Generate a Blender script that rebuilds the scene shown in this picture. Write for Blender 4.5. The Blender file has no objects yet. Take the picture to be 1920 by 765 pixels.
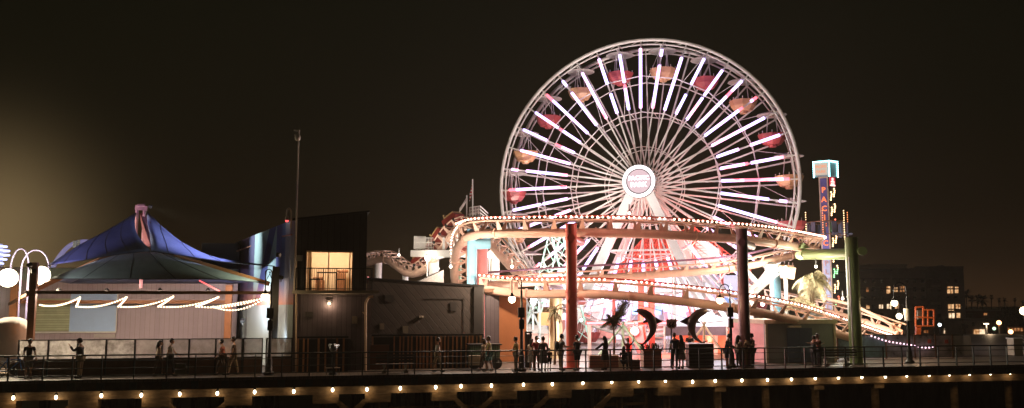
import bpy, bmesh, math, random
from mathutils import Vector, Matrix
random.seed(7)
sc = bpy.context.scene
COL = sc.collection
R = math.radians
# ---------------------------------------------------------------- camera
F = 1650.0; TH = R(6.53); YAW = R(11.92); ZC = 3.4
CX, CY = -44.9*math.sin(YAW), -44.9*math.cos(YAW)
cd = bpy.data.cameras.new('camera'); cam = bpy.data.objects.new('camera', cd); COL.objects.link(cam)
cd.sensor_width = 36; cd.lens = 36*F/1920; cd.clip_start = 0.5; cd.clip_end = 6000
cam.location = (CX, CY, ZC); cam.rotation_euler = (R(90)+TH, 0, -YAW)
sc.camera = cam
# ---------------------------------------------------------------- night sky (light pollution over the town)
W = bpy.data.worlds.new('World'); sc.world = W; W.use_nodes = True
nt = W.node_tree; nt.nodes.clear()
def N(t, ty, **k):
    n = t.nodes.new(ty)
    for a, b in k.items(): setattr(n, a, b)
    return n
wo = N(nt, 'ShaderNodeOutputWorld'); bg = N(nt, 'ShaderNodeBackground'); tc = N(nt, 'ShaderNodeTexCoord')
sep = N(nt, 'ShaderNodeSeparateXYZ'); nt.links.new(tc.outputs['Generated'], sep.inputs[0])
rp = N(nt, 'ShaderNodeValToRGB'); nt.links.new(sep.outputs['Z'], rp.inputs[0])
e = rp.color_ramp.elements
e[0].position = 0.0; e[0].color = (.034, .0165, .0072, 1)
e[1].position = 0.40; e[1].color = (.0030, .0035, .0015, 1)
m_ = e.new(.045); m_.color = (.0150, .0082, .0038, 1)
m_ = e.new(.10); m_.color = (.0078, .0050, .0023, 1)
m_ = e.new(.20); m_.color = (.0044, .0037, .0016, 1)
# haze glow of the left-hand lamps put into the sky colour, centred low towards the sea end of the pier
gd = Vector((math.sin(YAW-R(31)), math.cos(YAW-R(31)), .06)).normalized()
dt = N(nt, 'ShaderNodeVectorMath', operation='DOT_PRODUCT'); nt.links.new(tc.outputs['Generated'], dt.inputs[0]); dt.inputs[1].default_value = gd
mr = N(nt, 'ShaderNodeMapRange', interpolation_type='LINEAR'); nt.links.new(dt.outputs['Value'], mr.inputs[0])
mr.inputs[1].default_value = .85; mr.inputs[2].default_value = 1.0; mr.inputs[3].default_value = 0; mr.inputs[4].default_value = 1
ns = N(nt, 'ShaderNodeTexNoise'); ns.inputs['Scale'].default_value = 3.0; ns.inputs['Detail'].default_value = 3; nt.links.new(tc.outputs['Generated'], ns.inputs['Vector'])
pw = N(nt, 'ShaderNodeMath', operation='POWER'); nt.links.new(mr.outputs[0], pw.inputs[0]); pw.inputs[1].default_value = 44
ml = N(nt, 'ShaderNodeMath', operation='MULTIPLY'); nt.links.new(pw.outputs[0], ml.inputs[0]); nt.links.new(ns.outputs['Fac'], ml.inputs[1])
mx = N(nt, 'ShaderNodeMix', data_type='RGBA', blend_type='ADD'); mx.inputs[0].default_value = 1
sm = N(nt, 'ShaderNodeVectorMath', operation='SCALE'); sm.inputs[0].default_value = (.30, .205, .095); nt.links.new(ml.outputs[0], sm.inputs['Scale'])
nt.links.new(rp.outputs[0], mx.inputs[6]); nt.links.new(sm.outputs[0], mx.inputs[7])
nt.links.new(mx.outputs[2], bg.inputs[0]); bg.inputs[1].default_value = 1.0
nt.links.new(bg.outputs[0], wo.inputs[0])
sc.view_settings.view_transform = 'Standard'; sc.view_settings.look = 'None'; sc.view_settings.exposure = 0; sc.view_settings.gamma = 1
try: sc.view_settings.use_curve_mapping = False
except Exception: pass
sc.render.engine = 'CYCLES'
cy = sc.cycles
cy.use_denoising = True; cy.sample_clamp_indirect = 2.5; cy.sample_clamp_direct = 12; cy.max_bounces = 5; cy.diffuse_bounces = 3; cy.glossy_bounces = 2
cy.transparent_max_bounces = 24; cy.transmission_bounces = 3; cy.caustics_reflective = False; cy.caustics_refractive = False
try: cy.use_light_tree = True
except Exception: pass

# ---------------------------------------------------------------- surveying: a picture direction plus a real distance gives a point of the place
FW = Vector((math.sin(YAW), math.cos(YAW), 0)); RT = Vector((math.cos(YAW), -math.sin(YAW), 0)); C0 = Vector((CX, CY, 0))
def P(px, py, d):
    u = (px-960)/F; v = (382.5-py)/F; k = d/(math.cos(TH)-v*math.sin(TH))
    p = C0+FW*d+RT*(u*k); p.z = ZC+(math.sin(TH)+v*math.cos(TH))*k
    return p
def Pt(px, py, t):
    u = (px-960)/F; v = (382.5-py)/F; kk = 1/(math.cos(TH)-v*math.sin(TH))
    return P(px, py, (t-CY)/(math.cos(YAW)-u*kk*math.sin(YAW)))
def G(px, d, z=0):                       # ground point under px at depth d
    py = 571.5+(ZC-z)*F/d
    p = P(px, py, d); p.z = z; return p
def Gt(px, t, z=0):
    p = Pt(px, 571.5, t); q = Pt(px, 640, t); d = (p-C0).dot(FW)
    py = 571.5+(ZC-z)*F/d; p = Pt(px, py, t); p.z = z; return p

# ---------------------------------------------------------------- materials
MATS = {}
def mat(name, col, rough=.6, metal=0, var=.12, scale=3.0, bump=0, spec=.4, alpha=1, stretch=(1, 1, 1), dirt=0):
    if name in MATS: return MATS[name]
    m = bpy.data.materials.new(name); m.use_nodes = True; t = m.node_tree; b = t.nodes['Principled BSDF']
    b.inputs['Roughness'].default_value = rough; b.inputs['Metallic'].default_value = metal; b.inputs['Specular IOR Level'].default_value = spec
    tcn = N(t, 'ShaderNodeTexCoord'); mp = N(t, 'ShaderNodeMapping'); mp.inputs['Scale'].default_value = stretch
    t.links.new(tcn.outputs['Object'], mp.inputs[0])
    n = N(t, 'ShaderNodeTexNoise'); n.inputs['Scale'].default_value = scale; n.inputs['Detail'].default_value = 5; n.inputs['Roughness'].default_value = .65
    t.links.new(mp.outputs[0], n.inputs['Vector'])
    r = N(t, 'ShaderNodeValToRGB'); t.links.new(n.outputs['Fac'], r.inputs[0])
    r.color_ramp.elements[0].position = .3; r.color_ramp.elements[1].position = .7
    r.color_ramp.elements[0].color = tuple(c*(1-var) for c in col[:3])+(1,)
    r.color_ramp.elements[1].color = tuple(min(1, c*(1+var)) for c in col[:3])+(1,)
    out = r.outputs[0]
    if dirt:
        n2 = N(t, 'ShaderNodeTexNoise'); n2.inputs['Scale'].default_value = scale*.35; n2.inputs['Detail'].default_value = 8; t.links.new(mp.outputs[0], n2.inputs['Vector'])
        r2 = N(t, 'ShaderNodeValToRGB'); t.links.new(n2.outputs['Fac'], r2.inputs[0]); r2.color_ramp.elements[0].position = .45; r2.color_ramp.elements[1].position = .68
        r2.color_ramp.elements[0].color = (1, 1, 1, 1); r2.color_ramp.elements[1].color = (1-dirt, 1-dirt*1.1, 1-dirt*1.2, 1)
        q = N(t, 'ShaderNodeMix', data_type='RGBA', blend_type='MULTIPLY'); q.inputs[0].default_value = 1
        t.links.new(out, q.inputs[6]); t.links.new(r2.outputs[0], q.inputs[7]); out = q.outputs[2]
    t.links.new(out, b.inputs['Base Color'])
    mr_ = N(t, 'ShaderNodeMapRange'); t.links.new(n.outputs['Fac'], mr_.inputs[0]); mr_.inputs[3].default_value = max(.05, rough-.12); mr_.inputs[4].default_value = min(1, rough+.12)
    t.links.new(mr_.outputs[0], b.inputs['Roughness'])
    if bump:
        bp = N(t, 'ShaderNodeBump'); bp.inputs['Strength'].default_value = bump; bp.inputs['Distance'].default_value = .02
        t.links.new(n.outputs['Fac'], bp.inputs['Height']); t.links.new(bp.outputs[0], b.inputs['Normal'])
    if alpha < 1: b.inputs['Alpha'].default_value = alpha
    MATS[name] = m; return m
def emit(name, col, s, sample=False):
    if name in MATS: return MATS[name]
    m = bpy.data.materials.new(name); m.use_nodes = True; t = m.node_tree; b = t.nodes['Principled BSDF']
    b.inputs['Base Color'].default_value = (.06, .06, .06, 1); b.inputs['Roughness'].default_value = .4
    b.inputs['Emission Color'].default_value = tuple(col)+(1,); b.inputs['Emission Strength'].default_value = s
    if not sample:
        try: m.cycles.emission_sampling = 'NONE'
        except Exception: pass
    MATS[name] = m; return m
def wave_mat(name, c1, c2, axis='X', scale=4, rough=.6, bump=.5, rot=(0, 0, 0), thin=.12, var=.25):
    """boards: a groove line every 1/scale m, with every board slightly different"""
    if name in MATS: return MATS[name]
    m = bpy.data.materials.new(name); m.use_nodes = True; t = m.node_tree; b = t.nodes['Principled BSDF']; b.inputs['Roughness'].default_value = rough
    tcn = N(t, 'ShaderNodeTexCoord'); mp = N(t, 'ShaderNodeMapping'); mp.inputs['Rotation'].default_value = rot; t.links.new(tcn.outputs['Object'], mp.inputs[0])
    s = N(t, 'ShaderNodeSeparateXYZ'); t.links.new(mp.outputs[0], s.inputs[0])
    a = N(t, 'ShaderNodeMath', operation='MULTIPLY'); t.links.new(s.outputs[axis], a.inputs[0]); a.inputs[1].default_value = scale
    fr = N(t, 'ShaderNodeMath', operation='FRACT'); t.links.new(a.outputs[0], fr.inputs[0])
    fl = N(t, 'ShaderNodeMath', operation='FLOOR'); t.links.new(a.outputs[0], fl.inputs[0])
    wn = N(t, 'ShaderNodeTexWhiteNoise', noise_dimensions='1D'); t.links.new(fl.outputs[0], wn.inputs['W'])
    lt = N(t, 'ShaderNodeMath', operation='LESS_THAN'); t.links.new(fr.outputs[0], lt.inputs[0]); lt.inputs[1].default_value = thin
    nz = N(t, 'ShaderNodeTexNoise'); nz.inputs['Scale'].default_value = 2.5; nz.inputs['Detail'].default_value = 7; t.links.new(tcn.outputs['Object'], nz.inputs['Vector'])
    ad = N(t, 'ShaderNodeMath', operation='MULTIPLY_ADD'); t.links.new(wn.outputs['Value'], ad.inputs[0]); ad.inputs[1].default_value = .5; t.links.new(nz.outputs['Fac'], ad.inputs[2])
    mv = N(t, 'ShaderNodeMapRange'); t.links.new(ad.outputs[0], mv.inputs[0]); mv.inputs[1].default_value = .3; mv.inputs[2].default_value = 1.2; mv.inputs[3].default_value = 1-var; mv.inputs[4].default_value = 1+var
    sc_ = N(t, 'ShaderNodeVectorMath', operation='SCALE'); sc_.inputs[0].default_value = c1; t.links.new(mv.outputs[0], sc_.inputs['Scale'])
    mx_ = N(t, 'ShaderNodeMix', data_type='RGBA'); t.links.new(lt.outputs[0], mx_.inputs[0]); t.links.new(sc_.outputs[0], mx_.inputs[6]); mx_.inputs[7].default_value = tuple(c2)+(1,)
    t.links.new(mx_.outputs[2], b.inputs['Base Color'])
    bp = N(t, 'ShaderNodeBump', invert=True); bp.inputs['Strength'].default_value = bump; bp.inputs['Distance'].default_value = .02; t.links.new(lt.outputs[0], bp.inputs['Height']); t.links.new(bp.outputs[0], b.inputs['Normal'])
    MATS[name] = m; return m

# ---------------------------------------------------------------- mesh building (all in world metres)
class MB:
    def __init__(s): s.v = []; s.f = []; s.mi = []; s.cur = 0
    def add(s, vs, fs):
        o = len(s.v); s.v += [Vector(v) for v in vs]; s.f += [tuple(i+o for i in f) for f in fs]; s.mi += [s.cur]*len(fs); return s
    def box(s, c, size, rz=0, ax=None, bev=0):
        """c centre, size full, rz about z or ax = (x,y,z) axes"""
        hx, hy, hz = [q/2 for q in size]
        if ax: X, Y, Z = [Vector(a) for a in ax]
        else: X = Vector((math.cos(rz), math.sin(rz), 0)); Y = Vector((-math.sin(rz), math.cos(rz), 0)); Z = Vector((0, 0, 1))
        c = Vector(c); vs = [c+X*(i*hx)+Y*(j*hy)+Z*(k*hz) for k in (-1, 1) for j in (-1, 1) for i in (-1, 1)]
        return s.add(vs, [(0, 2, 3, 1), (4, 5, 7, 6), (0, 1, 5, 4), (2, 6, 7, 3), (0, 4, 6, 2), (1, 3, 7, 5)])
    def bx(s, a, b):                     # from corner to corner
        a = Vector(a); b = Vector(b); return s.box((a+b)/2, [abs(q) for q in (b-a)])
    def bar(s, a, b, w, h=None, up=(0, 0, 1)):
        a = Vector(a); b = Vector(b); h = h or w; z = (b-a)
        if z.length < 1e-6: return s
        L = z.length; z.normalize(); u = Vector(up)
        if abs(z.dot(u)) > .98: u = Vector((0, 1, 0))
        x = z.cross(u).normalized(); y = x.cross(z).normalized()
        return s.box((a+b)/2, (w, h, L), ax=(x, y, z))
    def tube(s, pts, r, n=8, cap=True, closed=False):
        pts = [Vector(p) for p in pts]; k = len(pts); rr = r if isinstance(r, (list, tuple)) else [r]*k
        o = len(s.v); prev = None; vs = []
        for i, p in enumerate(pts):
            if closed: d = pts[(i+1) % k]-pts[i-1]
            else: d = pts[min(i+1, k-1)]-pts[max(i-1, 0)]
            d.normalize()
            if prev is None:
                u = Vector((0, 0, 1)) if abs(d.z) < .9 else Vector((1, 0, 0)); x = d.cross(u).normalized()
            else: x = (prev-d*prev.dot(d)); x = x.normalized() if x.length > 1e-6 else d.orthogonal().normalized()
            prev = x; y = d.cross(x)
            for j in range(n):
                a = 2*math.pi*j/n; vs.append(p+(x*math.cos(a)+y*math.sin(a))*rr[i])
        fs = []
        for i in range(k if closed else k-1):
            for j in range(n):
                i2 = (i+1) % k; fs.append((i*n+j, i*n+(j+1) % n, i2*n+(j+1) % n, i2*n+j))
        if cap and not closed: fs += [tuple(range(n))[::-1], tuple((k-1)*n+j for j in range(n))]
        return s.add(vs, fs)
    def ball(s, c, r, n=8, m=6, sc=(1, 1, 1), ax=None):
        c = Vector(c); r3 = (r*sc[0], r*sc[1], r*sc[2]); X, Y, Z = [Vector(a) for a in (ax or ((1, 0, 0), (0, 1, 0), (0, 0, 1)))]
        vs = [c+Z*r3[2]]
        for i in range(1, m):
            a = math.pi*i/m
            for j in range(n):
                b = 2*math.pi*j/n; vs.append(c+X*(r3[0]*math.sin(a)*math.cos(b))+Y*(r3[1]*math.sin(a)*math.sin(b))+Z*(r3[2]*math.cos(a)))
        vs.append(c-Z*r3[2]); fs = [(0, 1+j, 1+(j+1) % n) for j in range(n)]
        for i in range(m-2):
            for j in range(n): fs.append((1+i*n+j, 1+(i+1)*n+j, 1+(i+1)*n+(j+1) % n, 1+i*n+(j+1) % n))
        L = 1+(m-1)*n; fs += [(L, 1+(m-2)*n+(j+1) % n, 1+(m-2)*n+j) for j in range(n)]
        return s.add(vs, fs)
    def prism(s, poly, depth_vec):       # poly: list of world points, extruded by depth_vec
        poly = [Vector(p) for p in poly]; d = Vector(depth_vec); n = len(poly)
        return s.add(poly+[p+d for p in poly], [tuple(range(n)), tuple(range(2*n-1, n-1, -1))]+[(i, i+n, (i+1) % n+n, (i+1) % n) for i in range(n)])
    def lathe(s, c, prof, n=12, ax=None):  # prof [(r,z)]
        c = Vector(c); X, Y, Z = [Vector(a) for a in (ax or ((1, 0, 0), (0, 1, 0), (0, 0, 1)))]
        vs = []
        for r, z in prof:
            for j in range(n):
                a = 2*math.pi*j/n; vs.append(c+X*(r*math.cos(a))+Y*(r*math.sin(a))+Z*z)
        fs = [(i*n+j, i*n+(j+1) % n, (i+1)*n+(j+1) % n, (i+1)*n+j) for i in range(len(prof)-1) for j in range(n)]
        fs += [tuple(range(n))[::-1], tuple((len(prof)-1)*n+j for j in range(n))]
        return s.add(vs, fs)
    def grid(s, rows):                   # rows of points -> sheet
        a = len(rows); b = len(rows[0])
        return s.add([p for r in rows for p in r], [(i*b+j, i*b+j+1, (i+1)*b+j+1, (i+1)*b+j) for i in range(a-1) for j in range(b-1)])
    def build(s, name, m, parent=None, smooth=False, loc=None):
        me = bpy.data.meshes.new(name); org = wl(parent) if parent else Vector(loc or (0, 0, 0))
        me.from_pydata([v-org for v in s.v], [], s.f)
        for mm in (m if isinstance(m, (list, tuple)) else [m]): me.materials.append(mm)
        if isinstance(m, (list, tuple)): me.polygons.foreach_set('material_index', s.mi)
        bm = bmesh.new(); bm.from_mesh(me); bmesh.ops.recalc_face_normals(bm, faces=bm.faces); bm.to_mesh(me); bm.free()
        if smooth:
            me.polygons.foreach_set('use_smooth', [True]*len(me.polygons))
            try: me.set_sharp_from_angle(angle=R(40))
            except Exception: pass
        me.update(); o = bpy.data.objects.new(name, me); COL.objects.link(o)
        if parent: o.parent = parent
        else: o.location = org
        return o
WLOC = {}
def wl(o):
    p = Vector((0, 0, 0))
    while o is not None: p = p+o.location; o = o.parent
    return p
def tag(o, label=None, cat=None, group=None, kind=None):
    if label: o['label'] = label
    if cat: o['category'] = cat
    if group: o['group'] = group
    if kind: o['kind'] = kind
    return o
def thing(name, label, cat, loc=(0, 0, 0), group=None):
    o = bpy.data.objects.new(name, None); COL.objects.link(o); o.location = loc; o.empty_display_size = .2
    return tag(o, label, cat, group)
def copy_tree(o, parent=None):
    c = o.copy(); COL.objects.link(c); c.parent = parent
    for ch in list(o.children): copy_tree(ch, c)
    return c
def light(kind, loc, power, col=(1, 1, 1), parent=None, radius=.1, target=None, angle=60, blend=.5, name='lamp_light'):
    l = bpy.data.lights.new(name, kind); l.energy = power; l.color = col
    l.shadow_soft_size = radius
    o = bpy.data.objects.new(name, l); COL.objects.link(o)
    if kind == 'SPOT': l.spot_size = R(angle); l.spot_blend = blend
    if target is not None:
        o.rotation_euler = (Vector(target)-Vector(loc)).to_track_quat('-Z', 'Y').to_euler()
    if parent: o.parent = parent; o.location = Vector(loc)-wl(parent)
    else: o.location = loc
    return o
def crom(pts, n=8):
    pts = [Vector(p) for p in pts]; out = []
    P_ = [pts[0]*2-pts[1]]+pts+[pts[-1]*2-pts[-2]]
    for i in range(1, len(P_)-2):
        a, b, c, d = P_[i-1:i+3]
        for k in range(n):
            t = k/n; out.append(.5*((2*b)+(c-a)*t+(2*a-5*b+4*c-d)*t*t+(3*b-a-3*c+d)*t**3))
    out.append(pts[-1]); return out
def resample(pts, step):
    out = [pts[0]]; acc = 0
    for a, b in zip(pts, pts[1:]):
        L = (b-a).length
        while acc+L >= step:
            k = (step-acc)/L; a = a.lerp(b, k); out.append(a.copy()); L = (b-a).length; acc = 0
            if L < 1e-9: break
        acc += L
    return out
def text_mesh(name, s, size, m, parent, origin, X, Y, depth=.02, align='CENTER', bold=.0, sx=1):
    c = bpy.data.curves.new(name, 'FONT'); c.body = s; c.size = size; c.align_x = align; c.align_y = 'CENTER'; c.extrude = depth/2; c.offset = bold; c.resolution_u = 2
    t = bpy.data.objects.new('tmp', c); COL.objects.link(t)
    dg = bpy.context.evaluated_depsgraph_get(); me = bpy.data.meshes.new_from_object(t.evaluated_get(dg)); bpy.data.objects.remove(t)
    X = Vector(X).normalized(); Y = Vector(Y).normalized(); Z = X.cross(Y)
    org = wl(parent) if parent else Vector((0, 0, 0)); origin = Vector(origin)
    for v in me.vertices: v.co = origin+X*(v.co.x*sx)+Y*v.co.y+Z*v.co.z-org
    me.materials.clear(); me.materials.append(m); me.name = name
    o = bpy.data.objects.new(name, me); COL.objects.link(o)
    if parent: o.parent = parent
    return o

# materials used widely
M_steel = mat('dark_steel', (.035, .035, .035), .45, .3, .25, 6)
M_rail = mat('railing_steel', (.05, .055, .05), .5, .4, .3, 5)
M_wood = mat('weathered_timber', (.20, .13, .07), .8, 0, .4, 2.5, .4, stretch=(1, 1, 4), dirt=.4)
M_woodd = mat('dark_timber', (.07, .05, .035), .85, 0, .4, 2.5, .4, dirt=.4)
M_white = mat('white_paint', (.75, .73, .70), .45, 0, .06, 2, dirt=.15)
M_cream = mat('coaster_apricot_paint', (.80, .53, .41), .4, 0, .10, 2, dirt=.18)
M_red = mat('red_paint', (.62, .07, .05), .4, 0, .1, 2, dirt=.15)
M_black = mat('black_paint', (.012, .012, .012), .5, 0, .2, 4)
M_bulb = emit('warm_bulb', (1, .74, .46), 5.5)
M_globe = emit('globe_glass', (1, .80, .50), 9)
# ================================================================ SETTING
mwater = mat('dark_water', (.004, .005, .005), .45, 0, .3, .6, 1.0, spec=.12)
w = MB(); w.grid([[(-3000, -700, -6), (3000, -700, -6)], [(-3000, 4500, -6), (3000, 4500, -6)]]); tag(w.build('water', mwater), kind='structure')
# sandy beach and town ground, landward
msand = mat('beach_sand', (.16, .12, .08), .9, 0, .3, .5, .3)
b = MB(); b.add([(75, -500, -5.2), (3000, -500, -5.2), (3000, 4500, -5.2), (60, 4500, -5.2), (66, 250, -5.2), (70, 90, -5.2)], [(0, 1, 2, 3, 4, 5)]); tag(b.build('beach', msand), kind='structure')
# pier deck
mdeck = wave_mat('deck_planks', (.10, .075, .055), (.02, .015, .012), 'X', 5, .55, .6)
S0, S1 = -75, 70
b = MB(); b.bx((S0, -.05, -.14), (S1, 46, 0)); tag(b.build('pier_deck', mdeck), kind='structure')
# fascia timber along the edge
b = MB(); b.bx((S0, .02, -.52), (S1, .20, -.143)); tag(b.build('deck_edge_beam', M_woodd), 'dark timber edge beam along the seaward side of the pier deck', 'beam')
b = MB()
b.bx((S0, .36, -.92), (S1, .62, -.53)); tag(b.build('stringer_beam', M_wood), 'long weathered timber stringer lit by the lamps under the deck edge', 'beam')
b = MB(); b.bx((8, 2.2, -4.2), (S1, 2.5, -.53)); tag(b.build('retaining_wall', mat('stained_concrete', (.10, .09, .065), .85, 0, .5, 1.2, .4, stretch=(2, 2, .5), dirt=.6)), 'stained concrete wall under the landward end of the pier', 'wall')
# pier bents
def bent(px, kind, brace, label):
    p = Gt(px, .8); s = p.x
    t = thing('pier_bent', label, 'pier support', (s, .8, -6), 'timber bents under the pier deck')
    q = MB(); q.bx((s-.62, .30, -1.34), (s+.62, 1.1, -.925)); q.build('cap_beam', M_wood, t)
    for y in (.75, 6.5, 13, 20, 28, 37):
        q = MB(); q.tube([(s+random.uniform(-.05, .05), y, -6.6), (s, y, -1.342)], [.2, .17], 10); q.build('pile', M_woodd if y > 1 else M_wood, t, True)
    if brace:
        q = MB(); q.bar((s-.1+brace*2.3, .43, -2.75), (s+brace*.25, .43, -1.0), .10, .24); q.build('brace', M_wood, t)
        q = MB(); q.bar((s, .43+6, -3.5), (s, 6.2, -1.2), .2, .1); q.build('cross_brace', M_woodd, t)
BT = [(-60, 0), (12, -1), (163, -1), (298, 1), (450, -1), (612, 1), (708, -1), (831, 1), (943, -1), (1045, -1), (1160, -1), (1248, 0), (1345, 0), (1435, 0), (1528, 0), (1640, 0), (1788, 0), (1890, 0)]
for i, (px, br) in enumerate(BT):
    if px > 1300:
        p = Gt(px, .8); t = thing('pier_bent', '', 'pier support', (p.x, .8, -6), 'timber bents under the pier deck')
        q = MB(); q.tube([(p.x, .9, -6.6), (p.x, .9, -.93)], [.22, .2], 12); q.build('pile', M_wood, t, True)
        if px in (1345, 1528, 1640): q = MB(); q.bx((p.x-.3, .45, -1.2), (p.x+.3, .97, -.925)); q.build('cap_beam', M_wood, t)
    else: bent(px, 0, br, '')
bn = [o for o in COL.objects if o.name.startswith('pier_bent')]
WH_ = ['below the left edge of the deck', 'below the left tent post', 'below the man in black jacket', 'below the white notice on the railing', 'with a long brace below the canopy', 'below the coin binocular viewer', 'below the dark building corner', 'below the slatted dark fence', 'below the green shuttered cart', 'left of the red column foot', 'below the white-legged bench', 'below the seated person by the palm', 'below the left dolphin sculpture', 'below the slatted dolphin plinth', 'below the man leaning on the railing', 'below the utility shed', 'below the mural fence', 'below the far right of the deck']
for o, l in zip(bn, WH_): o['label'] = ('timber pier bent ' if (o.location.x < 5) else 'round pier pile ')+l
# horizontal walers and pipes under the deck
b = MB(); b.tube([(-6, 1.6, -1.75), (3.2, 1.6, -1.75)], .05, 6); tag(b.build('service_pipe', M_wood), 'thin horizontal pipe hanging under the deck near the middle', 'pipe')
b = MB()
for z in (-1.3, -1.8): b.bx((5.0, 1.1, z-.07), (7.5, 1.2, z+.07))
for x in (5.0, 7.4): b.bx((x, .95, -3.2), (x+.12, 1.098, -.93))
tag(b.build('timber_framework', M_wood), 'open timber frame under the deck left of the dolphins', 'frame')  # open frame of timber walers and uprights
# ---------------------------------------------------------------- railing
rail = thing('pier_railing', 'dark steel post and rail barrier along the whole pier edge', 'railing', (0, .1, 0))
PX = []
pxs = [-40, 15, 80, 135, 190, 251, 312, 366, 423, 478, 528, 580, 625, 679, 727, 777, 828, 884, 929, 969, 1016, 1054, 1098, 1144, 1184, 1226, 1268, 1311, 1353, 1393, 1434, 1472, 1509, 1547, 1585, 1621, 1656, 1691, 1725, 1759, 1793, 1825, 1857, 1888, 1921, 1952, 1983]
for i, px in enumerate(pxs):
    s = Gt(px, .1).x; PX.append(s)
    q = MB(); q.bx((s-.028, .02, -.3), (s+.028, .10, 1.08)); q.box((s, -.002, -.31), (.34, .03, .36))
    for dx in (-.09, .09):
        for z in (-.44,): q.tube([(s+dx, -.05, z), (s+dx, -.017, z)], .035, 6)
    q.build('post', M_rail, rail)
x0, x1 = PX[0]-1, PX[-1]+1
for z, h, nm in ((1.09, .035, 'top_rail'), (.84, .016, 'rail'), (.50, .016, 'rail'), (.17, .022, 'rail')):
    q = MB(); q.tube([(x0, .12, z), (x1, .12, z)], h, 8); q.build(nm, M_rail, rail, True)
# ---------------------------------------------------------------- lamps under the deck edge
LP = [(25, 746), (105, 745), (190, 742), (265, 741), (337, 739), (407.5, 737.5), (477.5, 735), (550.8, 734), (623.6, 731), (688, 730), (750.6, 728), (817, 726), (864.4, 724), (921.4, 723), (981.5, 721), (1035.6, 720), (1093, 718), (1147, 716), (1197.5, 715), (1247.6, 714), (1298.7, 716), (1341, 714), (1391, 713), (1439, 712), (1484, 711), (1528.6, 709), (1572, 708), (1616, 707), (1660, 706), (1700, 704), (1742, 703), (1780, 702), (1818, 701), (1857, 700), (1894, 699)]
und = None
for i, (px, py) in enumerate(LP):
    c = Pt(px, py, .14)
    if und is None:
        und = thing('under_deck_lamp', '', 'lamp', c, 'jar lamps under the deck edge')
        q = MB(); q.ball(c, .066, 10, 8, (1, 1, 1.45)); q.build('glass_jar', emit('jar_glass', (1, .84, .56), 11), und, True)
        q = MB(); q.lathe(c+Vector((0, 0, .10)), [(.07, 0), (.075, .05), (.04, .09)], 10); q.tube([c+Vector((0, 0, .18)), c+Vector((0, .05, .26))], .02, 6); q.build('cap', M_steel, und)
        lo = light('POINT', c+Vector((0, -.06, -.10)), 5.5, (1, .66, .32), und, .10)
        o = und
    else: o = copy_tree(und); o.location = c
    where = ['under the left edge of the picture', 'under the person in grey shorts', 'right of the man in black jacket', 'under the left of the glass windscreen', 'right below the white notice board', 'below the person in the pink shirt', 'left of the first street lamp foot', 'under the canopy corner post', 'below the coin binocular viewer', 'below the pale downpipe', 'below the white bench legs', 'below the walker by the slatted fence', 'left of the fold-up cart', 'below the teal shorts walker', 'below the second street lamp', 'below the child in dark clothes', 'below the man beside the red column', 'below the woman in the long dark coat', 'below the seated person at the planter', 'below the two people by the road sign', 'below the left half of the slatted plinth', 'below the right half of the slatted plinth', 'below the three people by the purple column', 'below the left corner of the shed', 'below the shed door', 'below the hugging couple', 'below the dark bench', 'below the green column', 'below the first mural panel', 'below the twin globe street lamp', 'below the third mural panel', 'below the fourth mural panel', 'below the end of the mural fence', 'below the far town lights', 'at the far right under the deck'][i]
    o['label'] = 'glowing jar lamp on the deck edge, '+where

# ================================================================ STREET LAMPS
def street_lamp(px, t, ytop, gpx, gpy, label, box=True, side=-1, white=False, hook_w=None):
    base = Gt(px, t); s = base.x
    top = Pt(px, ytop, t); g = Pt(gpx, gpy, t)
    L = thing('street_lamp', label, 'street lamp', base, 'gooseneck globe lamps along the pier')
    q = MB(); q.lathe(base, [(.26, 0), (.26, .12), (.17, .22), (.15, .7), (.10, .9), (.085, 1.0)], 12); q.build('lamp_base', M_black, L, True)
    r = abs(g.x-s)/2; zt = top.z-r
    q = MB(); q.tube([(s, t, 1.0), (s, t, zt-.5)], [.085, .055], 10); q.build('pole', M_black, L, True)
    pts = [(s, t, zt-.5)]+[(s+(g.x-s)/2*(1-math.cos(a)), t, zt+r*math.sin(a)) for a in [math.pi*k/12 for k in range(13)]]+[(g.x, t, g.z+.30)]
    q = MB(); q.tube(pts, .028, 8); q.tube([(s, t, zt-.35), (s+(g.x-s)*.35, t, zt-.05), (s+(g.x-s)*.5, t, zt+r*.5)], .018, 6); q.build('gooseneck', M_black, L, True)
    q = MB(); q.lathe(g+Vector((0, 0, .12)), [(.16, 0), (.15, .05), (.07, .1), (.05, .2)], 12); q.build('lamp_cap', M_black, L, True)
    q = MB(); q.ball(g, .19, 14, 10, (1, 1, 1.05)); q.build('globe', M_globe, L, True)
    light('POINT', g+Vector((0, -.0, -.22)), 95, (1, .70, .38), L, .18)
    if box:
        q = MB(); q.box((s-.02, t-.03, 3.0), (.34, .12, .52)); q.box((s, t-.03, 2.4), (.26, .14, .5)); q.build('sign_plate', M_steel if not white else M_white, L)
    return L
street_lamp(504, 1.0, 505, 497, 556, 'black gooseneck globe lamp with two plates in front of the canopy corner')
street_lamp(978, 1.0, 517, 960, 561, 'black gooseneck globe lamp in front of the orange wall')
street_lamp(1372, 1.2, 533, 1350, 563, 'black gooseneck globe lamp left of the purple column')
l4 = street_lamp(1706, 2.2, 530, 1677, 568, 'tall gooseneck globe lamp carrying a white bin-like box near the orange lift', False)
q = MB(); c = Pt(1703, 590, 2.05); q.lathe(c-Vector((0, 0, .35)), [(.20, 0), (.24, .35), (.26, .7)], 12); q.build('white_drum', M_white, l4, True)
c = Pt(1686, 593, 10); b = thing('street_lamp', 'smaller globe lamp hanging lower behind the tall twin hooked lamp', 'street lamp', (c.x+.4, 10, 0), 'gooseneck globe lamps along the pier')
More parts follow.
